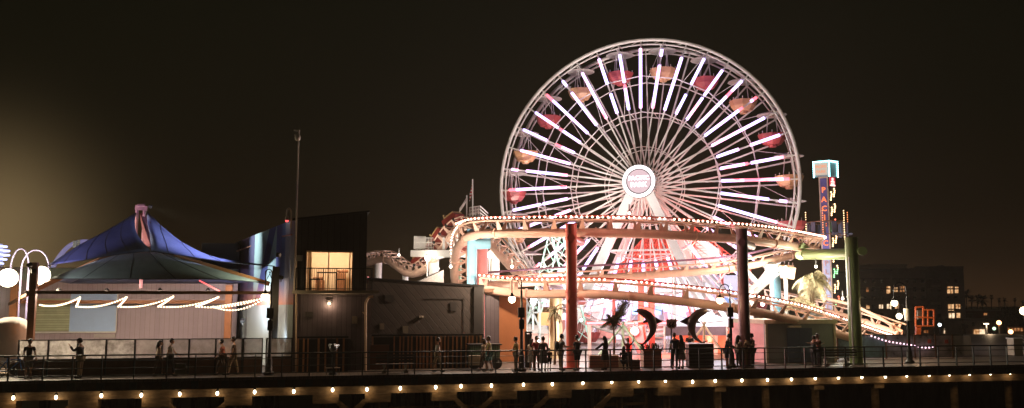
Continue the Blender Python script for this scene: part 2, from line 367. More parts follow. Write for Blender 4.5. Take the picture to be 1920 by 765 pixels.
q = MB(); q.tube([(c.x+.4, 10, 0), (c.x+.4, 10, c.z+.6), (c.x+.25, 10, c.z+.85), (c.x, 10, c.z+.75), (c.x, 10, c.z+.2)], .03, 6); q.build('pole', M_black, b)
q = MB(); q.ball(c, .2, 12, 8); q.build('globe', M_globe, b, True)
# twin lamp at the far left
tw = thing('street_lamp', 'bright twin-arched globe lamp at the left edge beside the tent', 'street lamp', Gt(42, 6), 'gooseneck globe lamps along the pier')
for (xa, xb, ya, gx, gy, mm) in ((54, 20, 466, 15, 521, 'a'), (40, 92, 468, 76, 516, 'b')):
    A = Pt(xa, 505, 6); B = Pt(xb, 500, 6); g = Pt(gx, gy, 6); zt = Pt(xa, ya, 6).z; r = abs(B.x-A.x)/2; zr = zt-A.z
    pts = [(A.x, 6, 0), (A.x, 6, A.z)]+[(A.x+(B.x-A.x)/2*(1-math.cos(a)), 6, A.z+zr*math.sin(a)) for a in [math.pi*k/12 for k in range(13)]]
    q = MB(); q.tube(pts, .04, 8); q.build('arched_arm', mat('lilac_metal', (.12, .11, .2), .35, .2), tw, True)
    q = MB(); q.ball(g, .47, 16, 12); q.build('globe', emit('bright_globe', (1, .88, .62), 14), tw, True)
    q = MB(); q.bar((B.x, 6, A.z), g, .05); q.build('globe_bracket', M_black, tw)
    light('POINT', g+Vector((0, -.6, -.1)), 2800, (1, .84, .58), tw, .3)

# ================================================================ LEFT CANOPY AREA
def coons(c0, c1, d0, d1, n=14, m=10):
    """c0,c1: curves u (bottom, top); d0,d1: curves v (left,right)"""
    def samp(c, k):
        c = crom(c, 8) if len(c) > 2 else [Vector(c[0]).lerp(Vector(c[1]), i/8) for i in range(9)]
        L = [0]
        for a, b in zip(c, c[1:]): L.append(L[-1]+(b-a).length)
        out = []
        for i in range(k+1):
            q = L[-1]*i/k; j = 0
            while j < len(L)-2 and L[j+1] < q: j += 1
            out.append(c[j].lerp(c[j+1], (q-L[j])/max(1e-9, L[j+1]-L[j])))
        return out
    A, B, C, D = samp(c0, n), samp(c1, n), samp(d0, m), samp(d1, m); rows = []
    for j in range(m+1):
        v = j/m; row = []
        for i in range(n+1):
            u = i/n
            p = A[i]*(1-v)+B[i]*v+C[j]*(1-u)+D[j]*u-(A[0]*(1-u)*(1-v)+A[-1]*u*(1-v)+B[0]*(1-u)*v+B[-1]*u*v)
            row.append(p)
        rows.append(row)
    return rows
TF, TP = 3.4, 8.0
can = thing('tensile_canopy', 'peaked navy and blue fabric canopy over the left terrace', 'canopy', Gt(262, TP))
mn = mat('navy_fabric', (.06, .075, .16), .55, 0, .18, 1.5, .1); mb = mat('blue_fabric', (.20, .23, .44), .5, 0, .12, 1.5, .1); mg = mat('slate_fabric', (.20, .22, .23), .5, 0, .15, 1.5, .1)
M_seam = mat('seam_thread', (.05, .05, .07), .6)
def sail(nm, rows, m):
    q = MB(); q.grid(rows); o = q.build(nm, m, can, True); s = o.modifiers.new('thick', 'SOLIDIFY'); s.thickness = .025
    for j in list(range(2, len(rows[0])-1, 3)):
        qq = MB(); qq.tube([r[j] for r in rows], .016, 5); qq.build('seam', M_seam, o)
    qq = MB(); qq.tube(rows[0], .022, 5); qq.build('hem_cable', M_seam, o); return o
pkL = Pt(256, 397, TP); pkR = Pt(276, 397, TP)
nb = Pt(283, 471, 5.2)
sail('sail', coons([Pt(90, 497, 4.2), Pt(150, 489, 4.4), Pt(215, 478, 4.9), nb], [Pt(150, 458, 6.2), Pt(190, 437, 7), Pt(225, 417, 7.6), pkL], [Pt(90, 497, 4.2), Pt(112, 482, 5.2), Pt(150, 458, 6.2)], [nb, Pt(258, 440, 6.4), Pt(252, 415, 7.4), pkL]), mn)
cR = Pt(515, 499, TF)
sail('sail', coons([nb, Pt(340, 479, 4.8), Pt(430, 492, 4.1), cR], [pkR, Pt(312, 431, 7), Pt(350, 459, 6), Pt(410, 484, 4.9), cR], [nb, Pt(281, 440, 6.4), Pt(276, 415, 7.4), pkR], [cR, cR+Vector((0, .02, .02))]), mb)
A = Pt(92, 523, TF); B = Pt(497, 530, TF); Dl = Pt(205, 480, 5.8); Cr = Pt(330, 480, 5.8)
sail('valance_sail', coons([A, Pt(200, 523, TF+.3), Pt(290, 523.5, TF+.3), Pt(400, 523.5, TF+.2), B], [Dl, Pt(272, 471, 5.9), Cr], [A, Pt(150, 500, 4.4), Dl], [B, Pt(420, 509, 4.2), Cr]), mg)
# side and back sails
BL = Pt(130, 531, 14); BR = Pt(445, 531, 14)
sail('sail', coons([A, Pt(112, 528, 9), BL], [Dl, Pt(210, 486, 8), Pt(215, 492, 10.5)], [A, Pt(150, 500, 4.4), Dl], [BL, Pt(215, 492, 10.5)]), mn)
sail('sail', coons([B, Pt(480, 526, 9), BR], [Cr, Pt(328, 486, 8), Pt(325, 492, 10.5)], [B, Pt(420, 509, 4.2), Cr], [BR, Pt(325, 492, 10.5)]), mn)
sail('sail', coons([BL, BR], [Pt(215, 492, 10.5), Pt(268, 486, 10.2), Pt(325, 492, 10.5)], [BL, Pt(215, 492, 10.5)], [BR, Pt(325, 492, 10.5)]), mn)
mwood2 = mat('stained_glulam', (.30, .12, .05), .5, 0, .2, 3, .1, stretch=(1, 1, 6)); mpk = mat('pink_mast_paint', (.45, .22, .28), .4, 0, .2, 3)
for a, c in ((Pt(50, 550, TF), Pt(205, 479, 5.75)), (Pt(504, 532, TF), Pt(328, 479, 5.75))):
    q = MB(); q.bar(a, c, .16, .22); q.build('rafter', mwood2, can)
for x in (0, 1):
    q = MB(); a = Pt(257+x*14, 393, TP); q.tube([(a.x, TP, 5.3-x), a], .09, 8); q.build('mast', mpk, can, True)
q = MB(); a = Pt(254, 389, TP); c = Pt(276, 391, TP); q.bar(a, c, .18, .25); q.tube([Pt(258, 386, TP), Pt(272, 386, TP)], .12, 8); q.build('mast_head', mpk, can)
q = MB(); q.add([Pt(262, 400, 8.15), Pt(274, 400, 8.15), Pt(284, 466, 5.8), Pt(270, 458, 6.4)], [(0, 1, 2, 3)]); q.build('vent_flap', mat('pink_fabric', (.40, .16, .20), .5), can)
for px, m, ww, zz in ((53, mwood2, .30, 492), (512, M_black, .34, 500)):
    a = Gt(px, TF); q = MB(); q.bx((a.x-ww/2, TF-ww/2, 0), (a.x+ww/2, TF+ww/2, Pt(px, zz, TF).z)); q.build('post', m, can)
for px in (20, 425):
    a = Gt(px, 13.5); q = MB(); q.bx((a.x-.2, 13.3, 0), (a.x+.2, 13.7, 4.6)); q.build('post', mat('orange_post', (.42, .16, .06), .5), can)
q = MB(); q.bar(Pt(50, 548, TF), Pt(516, 549, TF), .18, .16); q.build('tie_beam', mat('brown_beam', (.16, .08, .04), .5), can)
q = MB(); q.bar(Pt(20, 566, 13.5), Pt(425, 566, 13.5), .2, .2); q.build('back_beam', mwood2, can)
q = MB(); q.bar(Pt(374, 526, 6), Pt(412, 546, TF), .04, .04); q.build('neon_strip', emit('red_neon', (1, .05, .06), 3), can)
q = MB(); q.bar(Pt(52, 552, TF), Pt(18, 570, 13.4), .12, .16); q.build('side_beam', mwood2, can)
# string lights zigzagging between the front beam and the back beam
front = [(150, 556), (238, 555), (325, 554), (410, 555), (490, 558)]
back = [(75, 570), (143, 573), (222, 573), (297, 573), (368, 573), (400, 574)]
seq = []
names = ['leftmost, beside the tent post', 'in front of the green shutter', 'in front of the pale blue panel', 'over the mauve wall', 'ending at the canopy corner']
def string(pts, lab, sp=.17):
    T = thing('string_light', lab, 'string lights', pts[0], 'bulb strings under the canopy')
    q = MB(); allp = []
    for a, c, sag in pts[1]:
        a = Vector(a); c = Vector(c); seg = [a.lerp(c, k/16)-Vector((0, 0, sag*4*(k/16)*(1-k/16))) for k in range(17)]; allp += seg
        q.tube(seg, .012, 5)
    q.build('cable', M_black, T)
    rs = resample(allp, sp)[:98]; first = None
    for p in rs:
        if first is None:
            qq = MB(); qq.ball(p-Vector((0, 0, .05)), .043, 8, 6); first = qq.build('bulb', M_bulb, T, True); p0 = p
        else:
            o = first.copy(); COL.objects.link(o); o.parent = T; o.location = p-p0
for i in range(5):
    f = Pt(front[i][0], front[i][1], TF+.2); a = Pt(back[i][0], back[i][1], 6.3); c = Pt(back[i+1][0], back[i+1][1], 6.3)
    string((a, [(a, f, .20), (f, c, .03)]), 'drooping string of warm bulbs under the canopy, '+names[i], .21)
a = Pt(400, 573, 5.5); f = Pt(492, 560, TF)
string((a, [(a, f, .35)]), 'lowest drooping bulb string near the canopy corner lamp', .2)
for px, tt in ((110, 6), (200, 7.5), (300, 6), (390, 7.5)):  # pendants added to light the terrace alongside the bulb strings
    c = Pt(px, 545, tt); L = thing('fill_pendant', 'small added warm pendant under the canopy %s' % {110: 'by the left tent post', 200: 'before the pale blue panel', 300: 'before the mauve wall', 390: 'near the red neon strip'}[px], 'pendant lamp', c, 'added pendants under the canopy')
    q = MB(); q.lathe(c, [(.14, 0), (.10, .08), (.02, .16)], 10); q.build('lamp_shade', M_black, L); light('POINT', c-Vector((0, 0, .1)), 310, (1, .72, .54), L, .1)

UP_ = Vector((0, 0, 1))
# stage lights on the canopy and wall washers, added to brighten sails and mural
def fill(c, tgt, pw_, col, ang, lab, m=None):
    t = thing('fill_light', lab, 'stage light', c, 'small stage lights'); d = (Vector(tgt)-Vector(c)).normalized(); s = d.cross(UP_).normalized(); u = s.cross(d)
    q = MB(); q.lathe(c, [(.10, -.18), (.12, -.02), (.12, 0)], 10, ax=(s, u, d)); q.bar(c-d*.1, c-d*.1-Vector((0, 0, .22)), .04); q.build('housing', M_black, t)
    q = MB(); q.lathe(Vector(c)+d*.003, [(.09, 0), (.09, .004)], 10, ax=(s, u, d)); q.build('lens', emit('fill_lens_%d' % int(col[2]*9), col, .8), t); light('SPOT', Vector(c)+d*.05, pw_, col, t, .08, target=tgt, angle=ang, blend=1)
UP_ = Vector((0, 0, 1))
fill(Pt(520, 478, 2.2), Pt(375, 469, 5.3), 9000, (.58, .62, 1), 22, 'added blue stage light on the canopy corner post')
fill(Pt(524, 520, 2.6), Pt(400, 508, 4.6), 1500, (.80, .90, .62), 34, 'added pale green stage light under the blue one')
fill(Pt(58, 496, 2.6), Pt(185, 455, 6.2), 1100, (.66, .58, .95), 46, 'added violet stage light on top of the left tent post')
fill(Pt(66, 508, 2.4), Pt(210, 507, 4.4), 260, (.72, .80, .75), 50, 'added pale stage light below the violet one on the left tent post')
fill(Pt(425, 640, 5.0), P(500, 480, 52), 3600, (.90, .95, 1), 90, 'added cool wall washer at the foot of the mural wall')
fill(Pt(528, 640, 2.9), P(525, 590, 47.5), 60, (.9, .95, 1), 110, 'added small wall washer beside the mural wall corner')
fill(P(284, 388, 51.5), P(485, 462, 54), 3800, (.92, .98, .95), 42, 'added cool stage light on the canopy peak facing the mural')
fill(Pt(455, 600, 8), P(480, 520, 54), 250, (1, .5, .45), 80, 'added rosy wall washer behind the canopy corner')

# back wall of terrace
mb_ = wave_mat('mauve_siding', (.36, .28, .31), (.22, .16, .17), 'X', 3.5, .55, .3, thin=.06, var=.09)
TB = 15.0
def wall_px(nm, x0, x1, ytop, z0, t, m, label, cat='wall', th=.2, parent=None):
    a = Pt(x0, ytop, t); c = Pt(x1, ytop, t); q = MB(); q.bx((a.x, t, z0), (c.x, t+th, a.z)); o = q.build(nm, m, parent)
    if label: tag(o, label, cat)
    return o
tb = thing('terrace_building', 'mauve sided building at the back of the canopy terrace', 'building', Gt(250, TB))
wall_px('wall', -90, 447, 500, 0, TB, mb_, None, parent=tb)
wall_px('upper_panel', 40, 446, 502, 4.9, TB-.06, mat('grey_green_board', (.28, .38, .34), .6, 0, .2, 2), None, th=.05, parent=tb)
a = Pt(70, 566, TB); c = Pt(130, 621, TB); q = MB(); q.bx((a.x, TB-.09, c.z), (c.x, TB-.003, a.z+.2)); q.build('shutter', wave_mat('green_shutter', (.42, .46, .28), (.18, .20, .11), 'Z', 7, .5, .5, thin=.15), tb)
a = Pt(134, 550, TB); c = Pt(217, 621, TB); q = MB(); q.bx((a.x, TB-.10, c.z), (c.x, TB-.003, a.z)); q.build('panel', mat('pale_blue_panel', (.42, .60, .88), .5, 0, .05, 1), tb)
q = MB(); q.bx((a.x-3.2, TB-.14, c.z-.09), (c.x+.05, TB-.11, c.z)); q.bx((c.x, TB-.14, c.z), (c.x+.07, TB-.11, a.z)); q.build('panel_trim', M_white, tb)
q = MB(); a = Pt(177, 626, TB); c = Pt(217, 633, TB); q.bx((a.x, TB-.10, c.z), (c.x, TB-.003, a.z)); q.build('sign_board', mat('faint_sign', (.42, .36, .34), .5), tb)
q = MB(); q.bx((Pt(375, 500, TB).x, TB+.3, 0), (Pt(446, 500, TB).x, TB+8, Pt(446, 456, TB).z)); q.build('rear_volume', mat('dark_cladding', (.02, .02, .026), .6), tb)
# mural wall running diagonally towards us
mu = thing('mural_building', 'diagonal wall painted with a blue and teal mural between canopy and dark building', 'building', Gt(547, 2.6))
n0 = P(550, 560, 45.6); n1 = P(445, 560, 60.5)
zt = P(548, 414, 45.6).z; zf = P(445, 455, 60.5).z
def mural():
    m = bpy.data.materials.new('mural_paint'); m.use_nodes = True; t = m.node_tree; b = t.nodes['Principled BSDF']; b.inputs['Roughness'].default_value = .6
    a = N(t, 'ShaderNodeUVMap'); a.uv_map = 'UVMap'; s = N(t, 'ShaderNodeSeparateXYZ'); t.links.new(a.outputs[0], s.inputs[0])
    nz = N(t, 'ShaderNodeTexNoise'); nz.inputs['Scale'].default_value = 5; nz.inputs['Detail'].default_value = 5; t.links.new(a.outputs[0], nz.inputs['Vector'])
    # vertical fields: u ramp
    r = N(t, 'ShaderNodeValToRGB'); t.links.new(s.outputs['X'], r.inputs[0]); r.color_ramp.interpolation = 'CONSTANT'
    els = [(0, (.08, .10, .22)), (.12, (.17, .11, .24)), (.30, (.10, .10, .2)), (.42, (.36, .52, .55)), (.80, (.14, .16, .42)), (.88, (.12, .2, .5)), (.93, (.3, .36, .6))]
    r.color_ramp.elements[0].color = els[0][1]+(1,); r.color_ramp.elements[1].position = els[1][0]; r.color_ramp.elements[1].color = els[1][1]+(1,)
    for p, c in els[2:]: q = r.color_ramp.elements.new(p); q.color = c+(1,)
    # diagonal dark sail shape
    di = N(t, 'ShaderNodeMath', operation='MULTIPLY_ADD'); t.links.new(s.outputs['Y'], di.inputs[0]); di.inputs[1].default_value = -.42; t.links.new(s.outputs['X'], di.inputs[2])
    r2 = N(t, 'ShaderNodeValToRGB'); t.links.new(di.outputs[0], r2.inputs[0]); r2.color_ramp.interpolation = 'CONSTANT'
    r2.color_ramp.elements[0].color = (0, 0, 0, 1); r2.color_ramp.elements[1].position = .26; r2.color_ramp.elements[1].color = (1, 1, 1, 1); q = r2.color_ramp.elements.new(.37); q.color = (0, 0, 0, 1)
    mx1 = N(t, 'ShaderNodeMix', data_type='RGBA'); t.links.new(r2.outputs[0], mx1.inputs[0]); t.links.new(r.outputs[0], mx1.inputs[6]); mx1.inputs[7].default_value = (.07, .09, .26, 1)
    # bottom: orange sunset band then pale
    ad = N(t, 'ShaderNodeMath', operation='MULTIPLY_ADD'); t.links.new(nz.outputs['Fac'], ad.inputs[0]); ad.inputs[1].default_value = .16; t.links.new(s.outputs['Y'], ad.inputs[2])
    r3 = N(t, 'ShaderNodeValToRGB'); t.links.new(ad.outputs[0], r3.inputs[0])
    r3.color_ramp.elements[0].position = .50; r3.color_ramp.elements[0].color = (1, 1, 1, 1); r3.color_ramp.elements[1].position = .68; r3.color_ramp.elements[1].color = (0, 0, 0, 1)
    mx2 = N(t, 'ShaderNodeMix', data_type='RGBA'); t.links.new(r3.outputs[0], mx2.inputs[0]); t.links.new(mx1.outputs[2], mx2.inputs[6]); mx2.inputs[7].default_value = (.62, .26, .18, 1)
    lt = N(t, 'ShaderNodeMath', operation='LESS_THAN'); t.links.new(s.outputs['Y'], lt.inputs[0]); lt.inputs[1].default_value = .44
    mx3 = N(t, 'ShaderNodeMix', data_type='RGBA'); t.links.new(lt.outputs[0], mx3.inputs[0]); t.links.new(mx2.outputs[2], mx3.inputs[6]); mx3.inputs[7].default_value = (.38, .46, .50, 1)
    mu2 = N(t, 'ShaderNodeMix', data_type='RGBA', blend_type='MULTIPLY'); mu2.inputs[0].default_value = .5; t.links.new(mx3.outputs[2], mu2.inputs[6]); t.links.new(nz.outputs['Color'], mu2.inputs[7])
    t.links.new(mx3.outputs[2], b.inputs['Base Color']); return m
dv = (n1-n0); dv.z = 0; nrm = Vector((dv.y, -dv.x, 0)).normalized()*-.25
me = bpy.data.meshes.new('mural_wall'); org = wl(mu)
vs = [Vector((n1.x, n1.y, 0)), Vector((n0.x, n0.y, 0)), Vector((n0.x, n0.y, zt)), Vector((n1.x, n1.y, zf))]
vs += [v-nrm*-1 for v in vs]
me.from_pydata([v-org for v in vs], [], [(0, 1, 2, 3), (7, 6, 5, 4), (3, 2, 6, 7), (1, 5, 6, 2), (0, 3, 7, 4)])
uv = me.uv_layers.new(name='UVMap'); cs = [(0, 0), (1, 0), (1, 1), (0, 1), (0, 1), (1, 1), (1, 0), (0, 0)]
for pl in me.polygons:
    for li, vi in zip(pl.loop_indices, pl.vertices): uv.data[li].uv = cs[vi % 4]
me.materials.append(mural()); o = bpy.data.objects.new('wall', me); COL.objects.link(o); o.parent = mu
wu = (n0-n1); wu.z = 0; wu.normalize(); wn_ = Vector((wu.y, -wu.x, 0))
if wn_.dot(C0-n0) < 0: wn_ = -wn_
q = MB(); c = P(547, 505, 45.55); q.lathe(c-wu*.25+wn_*.05, [(.75, 0), (.75, .03)], 24, ax=(wu*.45, Vector((0, 0, 1)), wn_)); q.build('round_emblem', mat('pale_disc', (.6, .62, .7), .5), mu)
for (xa, ya, xb, yb, f) in ((441, 472, 477, 459, .75), (530, 443, 547, 440, .1)):
    q = MB(); a = n1.lerp(n0, 1-f); 
    q.bar(P(xa, ya, 57 if f > .5 else 46.3), P(xb, yb, 55 if f > .5 else 45.3), .07); q.build('wall_lamp_arm', mat('copper_arm', (.4, .2, .15), .5), mu)
# gooseneck lamps on roof edge + corner pole
gm = thing('roof_lamp', 'small gooseneck lamp with red glow on top of the mural wall', 'lamp', P(541, 415, 45.4))
pts = [P(545, 428, 45.3), P(546, 400, 45.3), P(544, 392, 45.3), P(540.5, 391, 45.3), P(538, 397, 45.3), P(537.5, 404, 45.3)]
q = MB(); q.tube(crom(pts, 4), .045, 6); q.build('gooseneck', mat('beige_metal', (.5, .42, .34), .5), gm, True); q = MB(); q.lathe(P(538, 413, 45.3), [(.13, 0), (.1, .12), (.05, .24)], 10); q.build('lamp_shade', mat('beige_metal', (0, 0, 0)), gm, True)
q = MB(); q.ball(P(538, 413.5, 45.3), .09, 8, 6); q.build('bulb', emit('red_bulb', (1, .1, .1), 2), gm)
tp = thing('tall_mast', 'tall slender mast with a camera head rising above the dark building corner', 'mast', P(551.5, 560, 45.2))
bs = P(551.5, 560, 45.2); tpz = P(551.5, 243, 45.2).z
q = MB(); q.tube([(bs.x, bs.y, 4), (bs.x, bs.y, tpz)], [.055, .035], 8); q.build('pole', mat('beige_metal', (0, 0, 0)), tp, True)
q = MB(); q.ball(P(558, 258, 45.2), .15, 8, 6, (1, 1, 1.3)); q.build('camera_head', mat('beige_metal', (0, 0, 0)), tp, True)
q = MB(); q.bar(P(551, 244, 45.2), P(562, 245, 45.2), .07); q.bar(P(552, 253, 45.2), P(557, 253, 45.2), .06); q.build('bracket', mat('beige_metal', (0, 0, 0)), tp)
# glass windscreen in front of terrace
gs = thing('glass_windscreen', 'framed glass windscreen on dark timber base along the terrace', 'windscreen', Gt(290, 2.4))
def frost(name, c1, c2, sc_, tr):
    m = bpy.data.materials.new(name); m.use_nodes = True; t = m.node_tree; t.nodes.clear(); o_ = N(t, 'ShaderNodeOutputMaterial')
    tcn = N(t, 'ShaderNodeTexCoord'); n = N(t, 'ShaderNodeTexNoise'); n.inputs['Scale'].default_value = sc_; n.inputs['Detail'].default_value = 8; n.inputs['Roughness'].default_value = .7; t.links.new(tcn.outputs['Object'], n.inputs['Vector'])
    r = N(t, 'ShaderNodeValToRGB'); t.links.new(n.outputs['Fac'], r.inputs[0]); r.color_ramp.elements[0].position = .38; r.color_ramp.elements[1].position = .66; r.color_ramp.elements[0].color = c1+(1,); r.color_ramp.elements[1].color = c2+(1,)
    a = N(t, 'ShaderNodeBsdfTranslucent'); b = N(t, 'ShaderNodeBsdfDiffuse'); g = N(t, 'ShaderNodeBsdfTransparent'); m1 = N(t, 'ShaderNodeMixShader'); m2 = N(t, 'ShaderNodeMixShader'); m1.inputs[0].default_value = .4; m2.inputs[0].default_value = tr
    t.links.new(r.outputs[0], a.inputs[0]); t.links.new(r.outputs[0], b.inputs[0]); t.links.new(a.outputs[0], m1.inputs[1]); t.links.new(b.outputs[0], m1.inputs[2]); t.links.new(m1.outputs[0], m2.inputs[1]); t.links.new(g.outputs[0], m2.inputs[2]); t.links.new(m2.outputs[0], o_.inputs[0]); return m
mgl = frost('frosted_glass_', (.30, .27, .25), (.50, .46, .44), 1.2, .45); mgl2 = frost('salt_glass_', (.30, .28, .26), (.75, .72, .70), 2.2, .30)
mgl_ = mat('frosted_glass', (.34, .32, .30), .25, 0, .5, 1.4, .0, spec=.6, alpha=.5); mgl2_ = mat('salt_glass', (.55, .53, .5), .3, 0, .6, 2.4, 0, alpha=.62)
fx = [32, 88, 143, 197, 251, 302, 353, 403, 453, 455, 491]
Z1 = 1.74; Z0 = .82
def panel(xa, xb, k):
    a = Gt(xa, 2.4).x; c = Gt(xb, 2.4).x
    q = MB(); q.bx((a+.035, 2.38, Z0), (c-.035, 2.40, Z1-.03)); q.build('pane', (mgl2 if k in (0, 1, 2, 3) else mgl), gs)
    q = MB(); q.bx((a-.03, 2.35, 0), (a+.03, 2.43, Z1)); q.bx((c-.03, 2.35, 0), (c+.03, 2.43, Z1)); q.bx((a+.03, 2.36, Z1-.04), (c-.03, 2.42, Z1)); q.bx((a+.03, 2.36, Z0-.05), (c-.03, 2.42, Z0)); q.build('pane_frame', M_black, gs)
    q = MB(); q.bx((a+.03, 2.37, .02), (c-.03, 2.41, Z0-.052)); q.build('base_panel', mat('brown_board', (.07, .035, .025), .7, 0, .3, 2), gs)
for k in range(10):
    if k == 8: continue
    panel(fx[k], fx[k+1]-.6, k)
panel(498, 546, 11)
# white notice on railing
nt_ = MB(); a = Pt(328, 682, -.0); c = Pt(348, 701, -.0); nt_.bx((a.x, -.045, c.z), (c.x, -.02, (a.z+c.z)/2-.03)); nt_.bx((a.x, -.045, (a.z+c.z)/2+.02), (c.x, -.02, a.z)); tag(nt_.build('notice_board', mat('notice_cream', (.55, .50, .42), .6, 0, .05, 2)), 'small cream two-part notice fixed to the railing', 'notice')

# ================================================================ DARK TWO STOREY BUILDING
db = thing('dark_building', 'black two storey building with slanted roof and one lit balcony window', 'building', Gt(620, 3))
TD = 3.2
md = wave_mat('black_cladding', (.030, .030, .028), (.008, .008, .008), 'X', 3, .6, .4)
mdp = wave_mat('plum_cladding', (.085, .068, .075), (.02, .015, .02), 'X', 4, .5, .4, thin=.08)
L0 = Pt(553, 413, TD); L1 = Pt(689, 398, TD); wa = Pt(575, 471, TD); wb = Pt(660, 541, TD); slab = Pt(553, 545, TD).z
def quadwall(pts, depth): q = MB(); q.prism(pts, (0, depth, 0)); return q
xl, xr = L0.x, L1.x
q = MB()
q.prism([(xl, TD, slab), (wa.x, TD, slab), (wa.x, TD, wa.z), (wa.x, TD, L0.z+(L1.z-L0.z)*(wa.x-xl)/(xr-xl)), (xl, TD, L0.z)], (0, .2, 0))
q.prism([(wb.x, TD, slab), (xr, TD, slab), (xr, TD, L1.z), (wb.x, TD, L0.z+(L1.z-L0.z)*(wb.x-xl)/(xr-xl)), (wb.x, TD, wa.z)], (0, .2, 0))
q.prism([(wa.x, TD, wa.z), (wb.x, TD, wa.z), (wb.x, TD, L0.z+(L1.z-L0.z)*(wb.x-xl)/(xr-xl)), (wa.x, TD, L0.z+(L1.z-L0.z)*(wa.x-xl)/(xr-xl))], (0, .2, 0))
q.bx((xr-.2, TD+.2, slab), (xr, TD+6, L1.z-.02)); q.bx((xl, TD+.2, slab), (xl+.2, TD+6, L0.z-.02))
q.build('upper_wall', md, db)
q = MB(); q.prism([(xl-.1, TD-.1, L0.z), (xr+.1, TD-.1, L1.z), (xr+.1, TD-.1, L1.z+.1), (xl-.1, TD-.1, L0.z+.1)], (0, 6.3, 0)); q.build('roof', M_black, db)
q = MB(); x2 = Pt(696, 560, TD).x; q.bx((xl, TD+.02, 0), (x2, TD+.22, slab-.18)); q.bx((x2-.2, TD+.22, 0), (x2, TD+6, slab-.18)); q.build('lower_wall', mdp, db)
q = MB(); x3 = Pt(709, 545, TD-.6).x; q.bx((xl, TD-1.3, slab-.16), (x3, TD, slab)); q.bx((xl, TD+.0, slab-.17), (xr, TD+6, slab-.01)); q.build('balcony_slab', mat('slab_edge', (.40, .36, .28), .6, 0, .1, 3), db)
# lit room behind the window
rm = emit('room_wall_lit', (1, .70, .42), .0)
mroom = mat('room_wall', (.80, .66, .50), .7, 0, .05, 1)
q = MB(); q.bx((wa.x-.3, TD+2.6, slab), (wb.x+.3, TD+2.7, wa.z+.5)); q.bx((wa.x-.3, TD+.25, slab), (wa.x-.2, TD+2.6, wa.z+.5)); q.bx((wb.x+.2, TD+.25, slab), (wb.x+.3, TD+2.6, wa.z+.5)); q.bx((wa.x-.2, TD+.25, wa.z+.35), (wb.x+.2, TD+2.6, wa.z+.45)); q.build('room', mroom, db)
wf = MB(); W1 = wb.x-wa.x
for fx_ in (0, .10, .48, .94, 1.0): wf.bx((wa.x+W1*fx_-.03, TD-.01, slab), (wa.x+W1*fx_+.03, TD+.08, wa.z))
wf.bx((wa.x, TD-.02, wa.z-.05), (wb.x, TD+.07, wa.z+.04)); wfo = wf.build('window', mat('tan_frame', (.45, .27, .13), .5), db)
q = MB(); q.bx((wa.x+.03, TD+.10, slab), (wb.x-.03, TD+.11, wa.z-.05)); q.build('pane', mat('clear_glass', (.9, .85, .8), .1, 0, 0, 1, alpha=.08), wfo)
q = MB(); q.bx((wa.x+W1*.02, TD+.3, slab), (wa.x+W1*.11, TD+.36, wa.z)); q.build('curtain', mat('curtain', (.7, .5, .3), .8), db)
for fx_ in (.25, .75): light('POINT', (wa.x+W1*fx_, TD+1.3, wa.z-.1), 150, (1, .72, .46), db, .2, name='ceiling_light')
for nm, x, w_, h in (('sideboard', .78, .5, 1.0), ('shelf', .3, .5, .6)):
    q = MB(); q.bx((wa.x+W1*x-w_/2, TD+1.9, slab), (wa.x+W1*x+w_/2, TD+2.4, slab+h))
    for k in range(5): q.ball((wa.x+W1*x+random.uniform(-.3, .3), TD+2.1, slab+h+.1), .1, 6, 5)
    tag(q.build(nm, mat('room_clutter', (.22, .10, .05), .6)), 'cluttered %s inside the lit balcony room' % nm, 'furniture')
# balcony railing
q = MB(); yb = TD-1.25; xb0 = Pt(555, 520, yb).x; xb1 = Pt(698, 520, yb).x; zb = Pt(600, 503, yb).z
q.bar((xb0, yb, zb), (xb1, yb, zb), .05); q.bar((xb0, yb, slab+.08), (xb1, yb, slab+.08), .04)
n = 34
for k in range(n+1): x = xb0+(xb1-xb0)*k/n; q.bar((x, yb, slab), (x, yb, zb), .022 if k % 6 else .05)
for k in range(8): y = yb+1.25*k/8; q.bar((xb1, y, slab), (xb1, y, zb), .022)
q.bar((xb1, yb, zb), (xb1, TD, zb), .05); q.build('balcony_railing', M_black, db)
q = MB(); c = Pt(617, 569, TD); q.box((c.x, TD-.08, c.z+.1), (.18, .2, .12)); q.build('wall_lamp', M_steel, db); q = MB(); q.ball((c.x, TD-.14, c.z), .075, 8, 6); q.build('wall_lamp_bulb', M_bulb, db); light('POINT', (c.x, TD-.3, c.z-.02), 40, (1, .66, .42), db, .08)
q = MB(); c = Pt(563, 548, TD-.9); q.ball(c, .09, 8, 6); q.build('eaves_lamp', mat('beige_metal', (0, 0, 0)), db)
pts = [Pt(700, 556, TD-.2), Pt(692, 558, TD-.2), Pt(687, 566, TD-.2), Pt(685.5, 580, TD-.2), Gt(685.5, TD-.2)]
q = MB(); q.tube(crom(pts, 5), .06, 8); q.bar(Pt(680, 585, TD-.2), Pt(685, 590, TD-.2), .06); q.build('downpipe', mat('pale_pipe', (.52, .38, .26), .5, 0, .1, 3), db, True)
pts = [Gt(555, TD-.2), Pt(555, 480, TD-.2)]; q = MB(); q.tube(pts, .05, 8); q.build('downpipe', mat('pale_pipe', (0, 0, 0)), db)
q = MB(); c = Pt(561, 484, TD-.15); q.box(c, (.32, .2, .3)); q.build('junction_box', mat('grey_box', (.22, .21, .18), .6), db)
# arrow neon behind balcony
q = MB(); q.tube([Pt(689, 519, 7), Pt(696, 523, 7), Pt(690, 527, 7)], .03, 6); tag(q.build('neon_arrow', emit('pink_neon', (1, .3, .3), 3)), 'small pink neon arrow at the balcony end', 'neon sign')
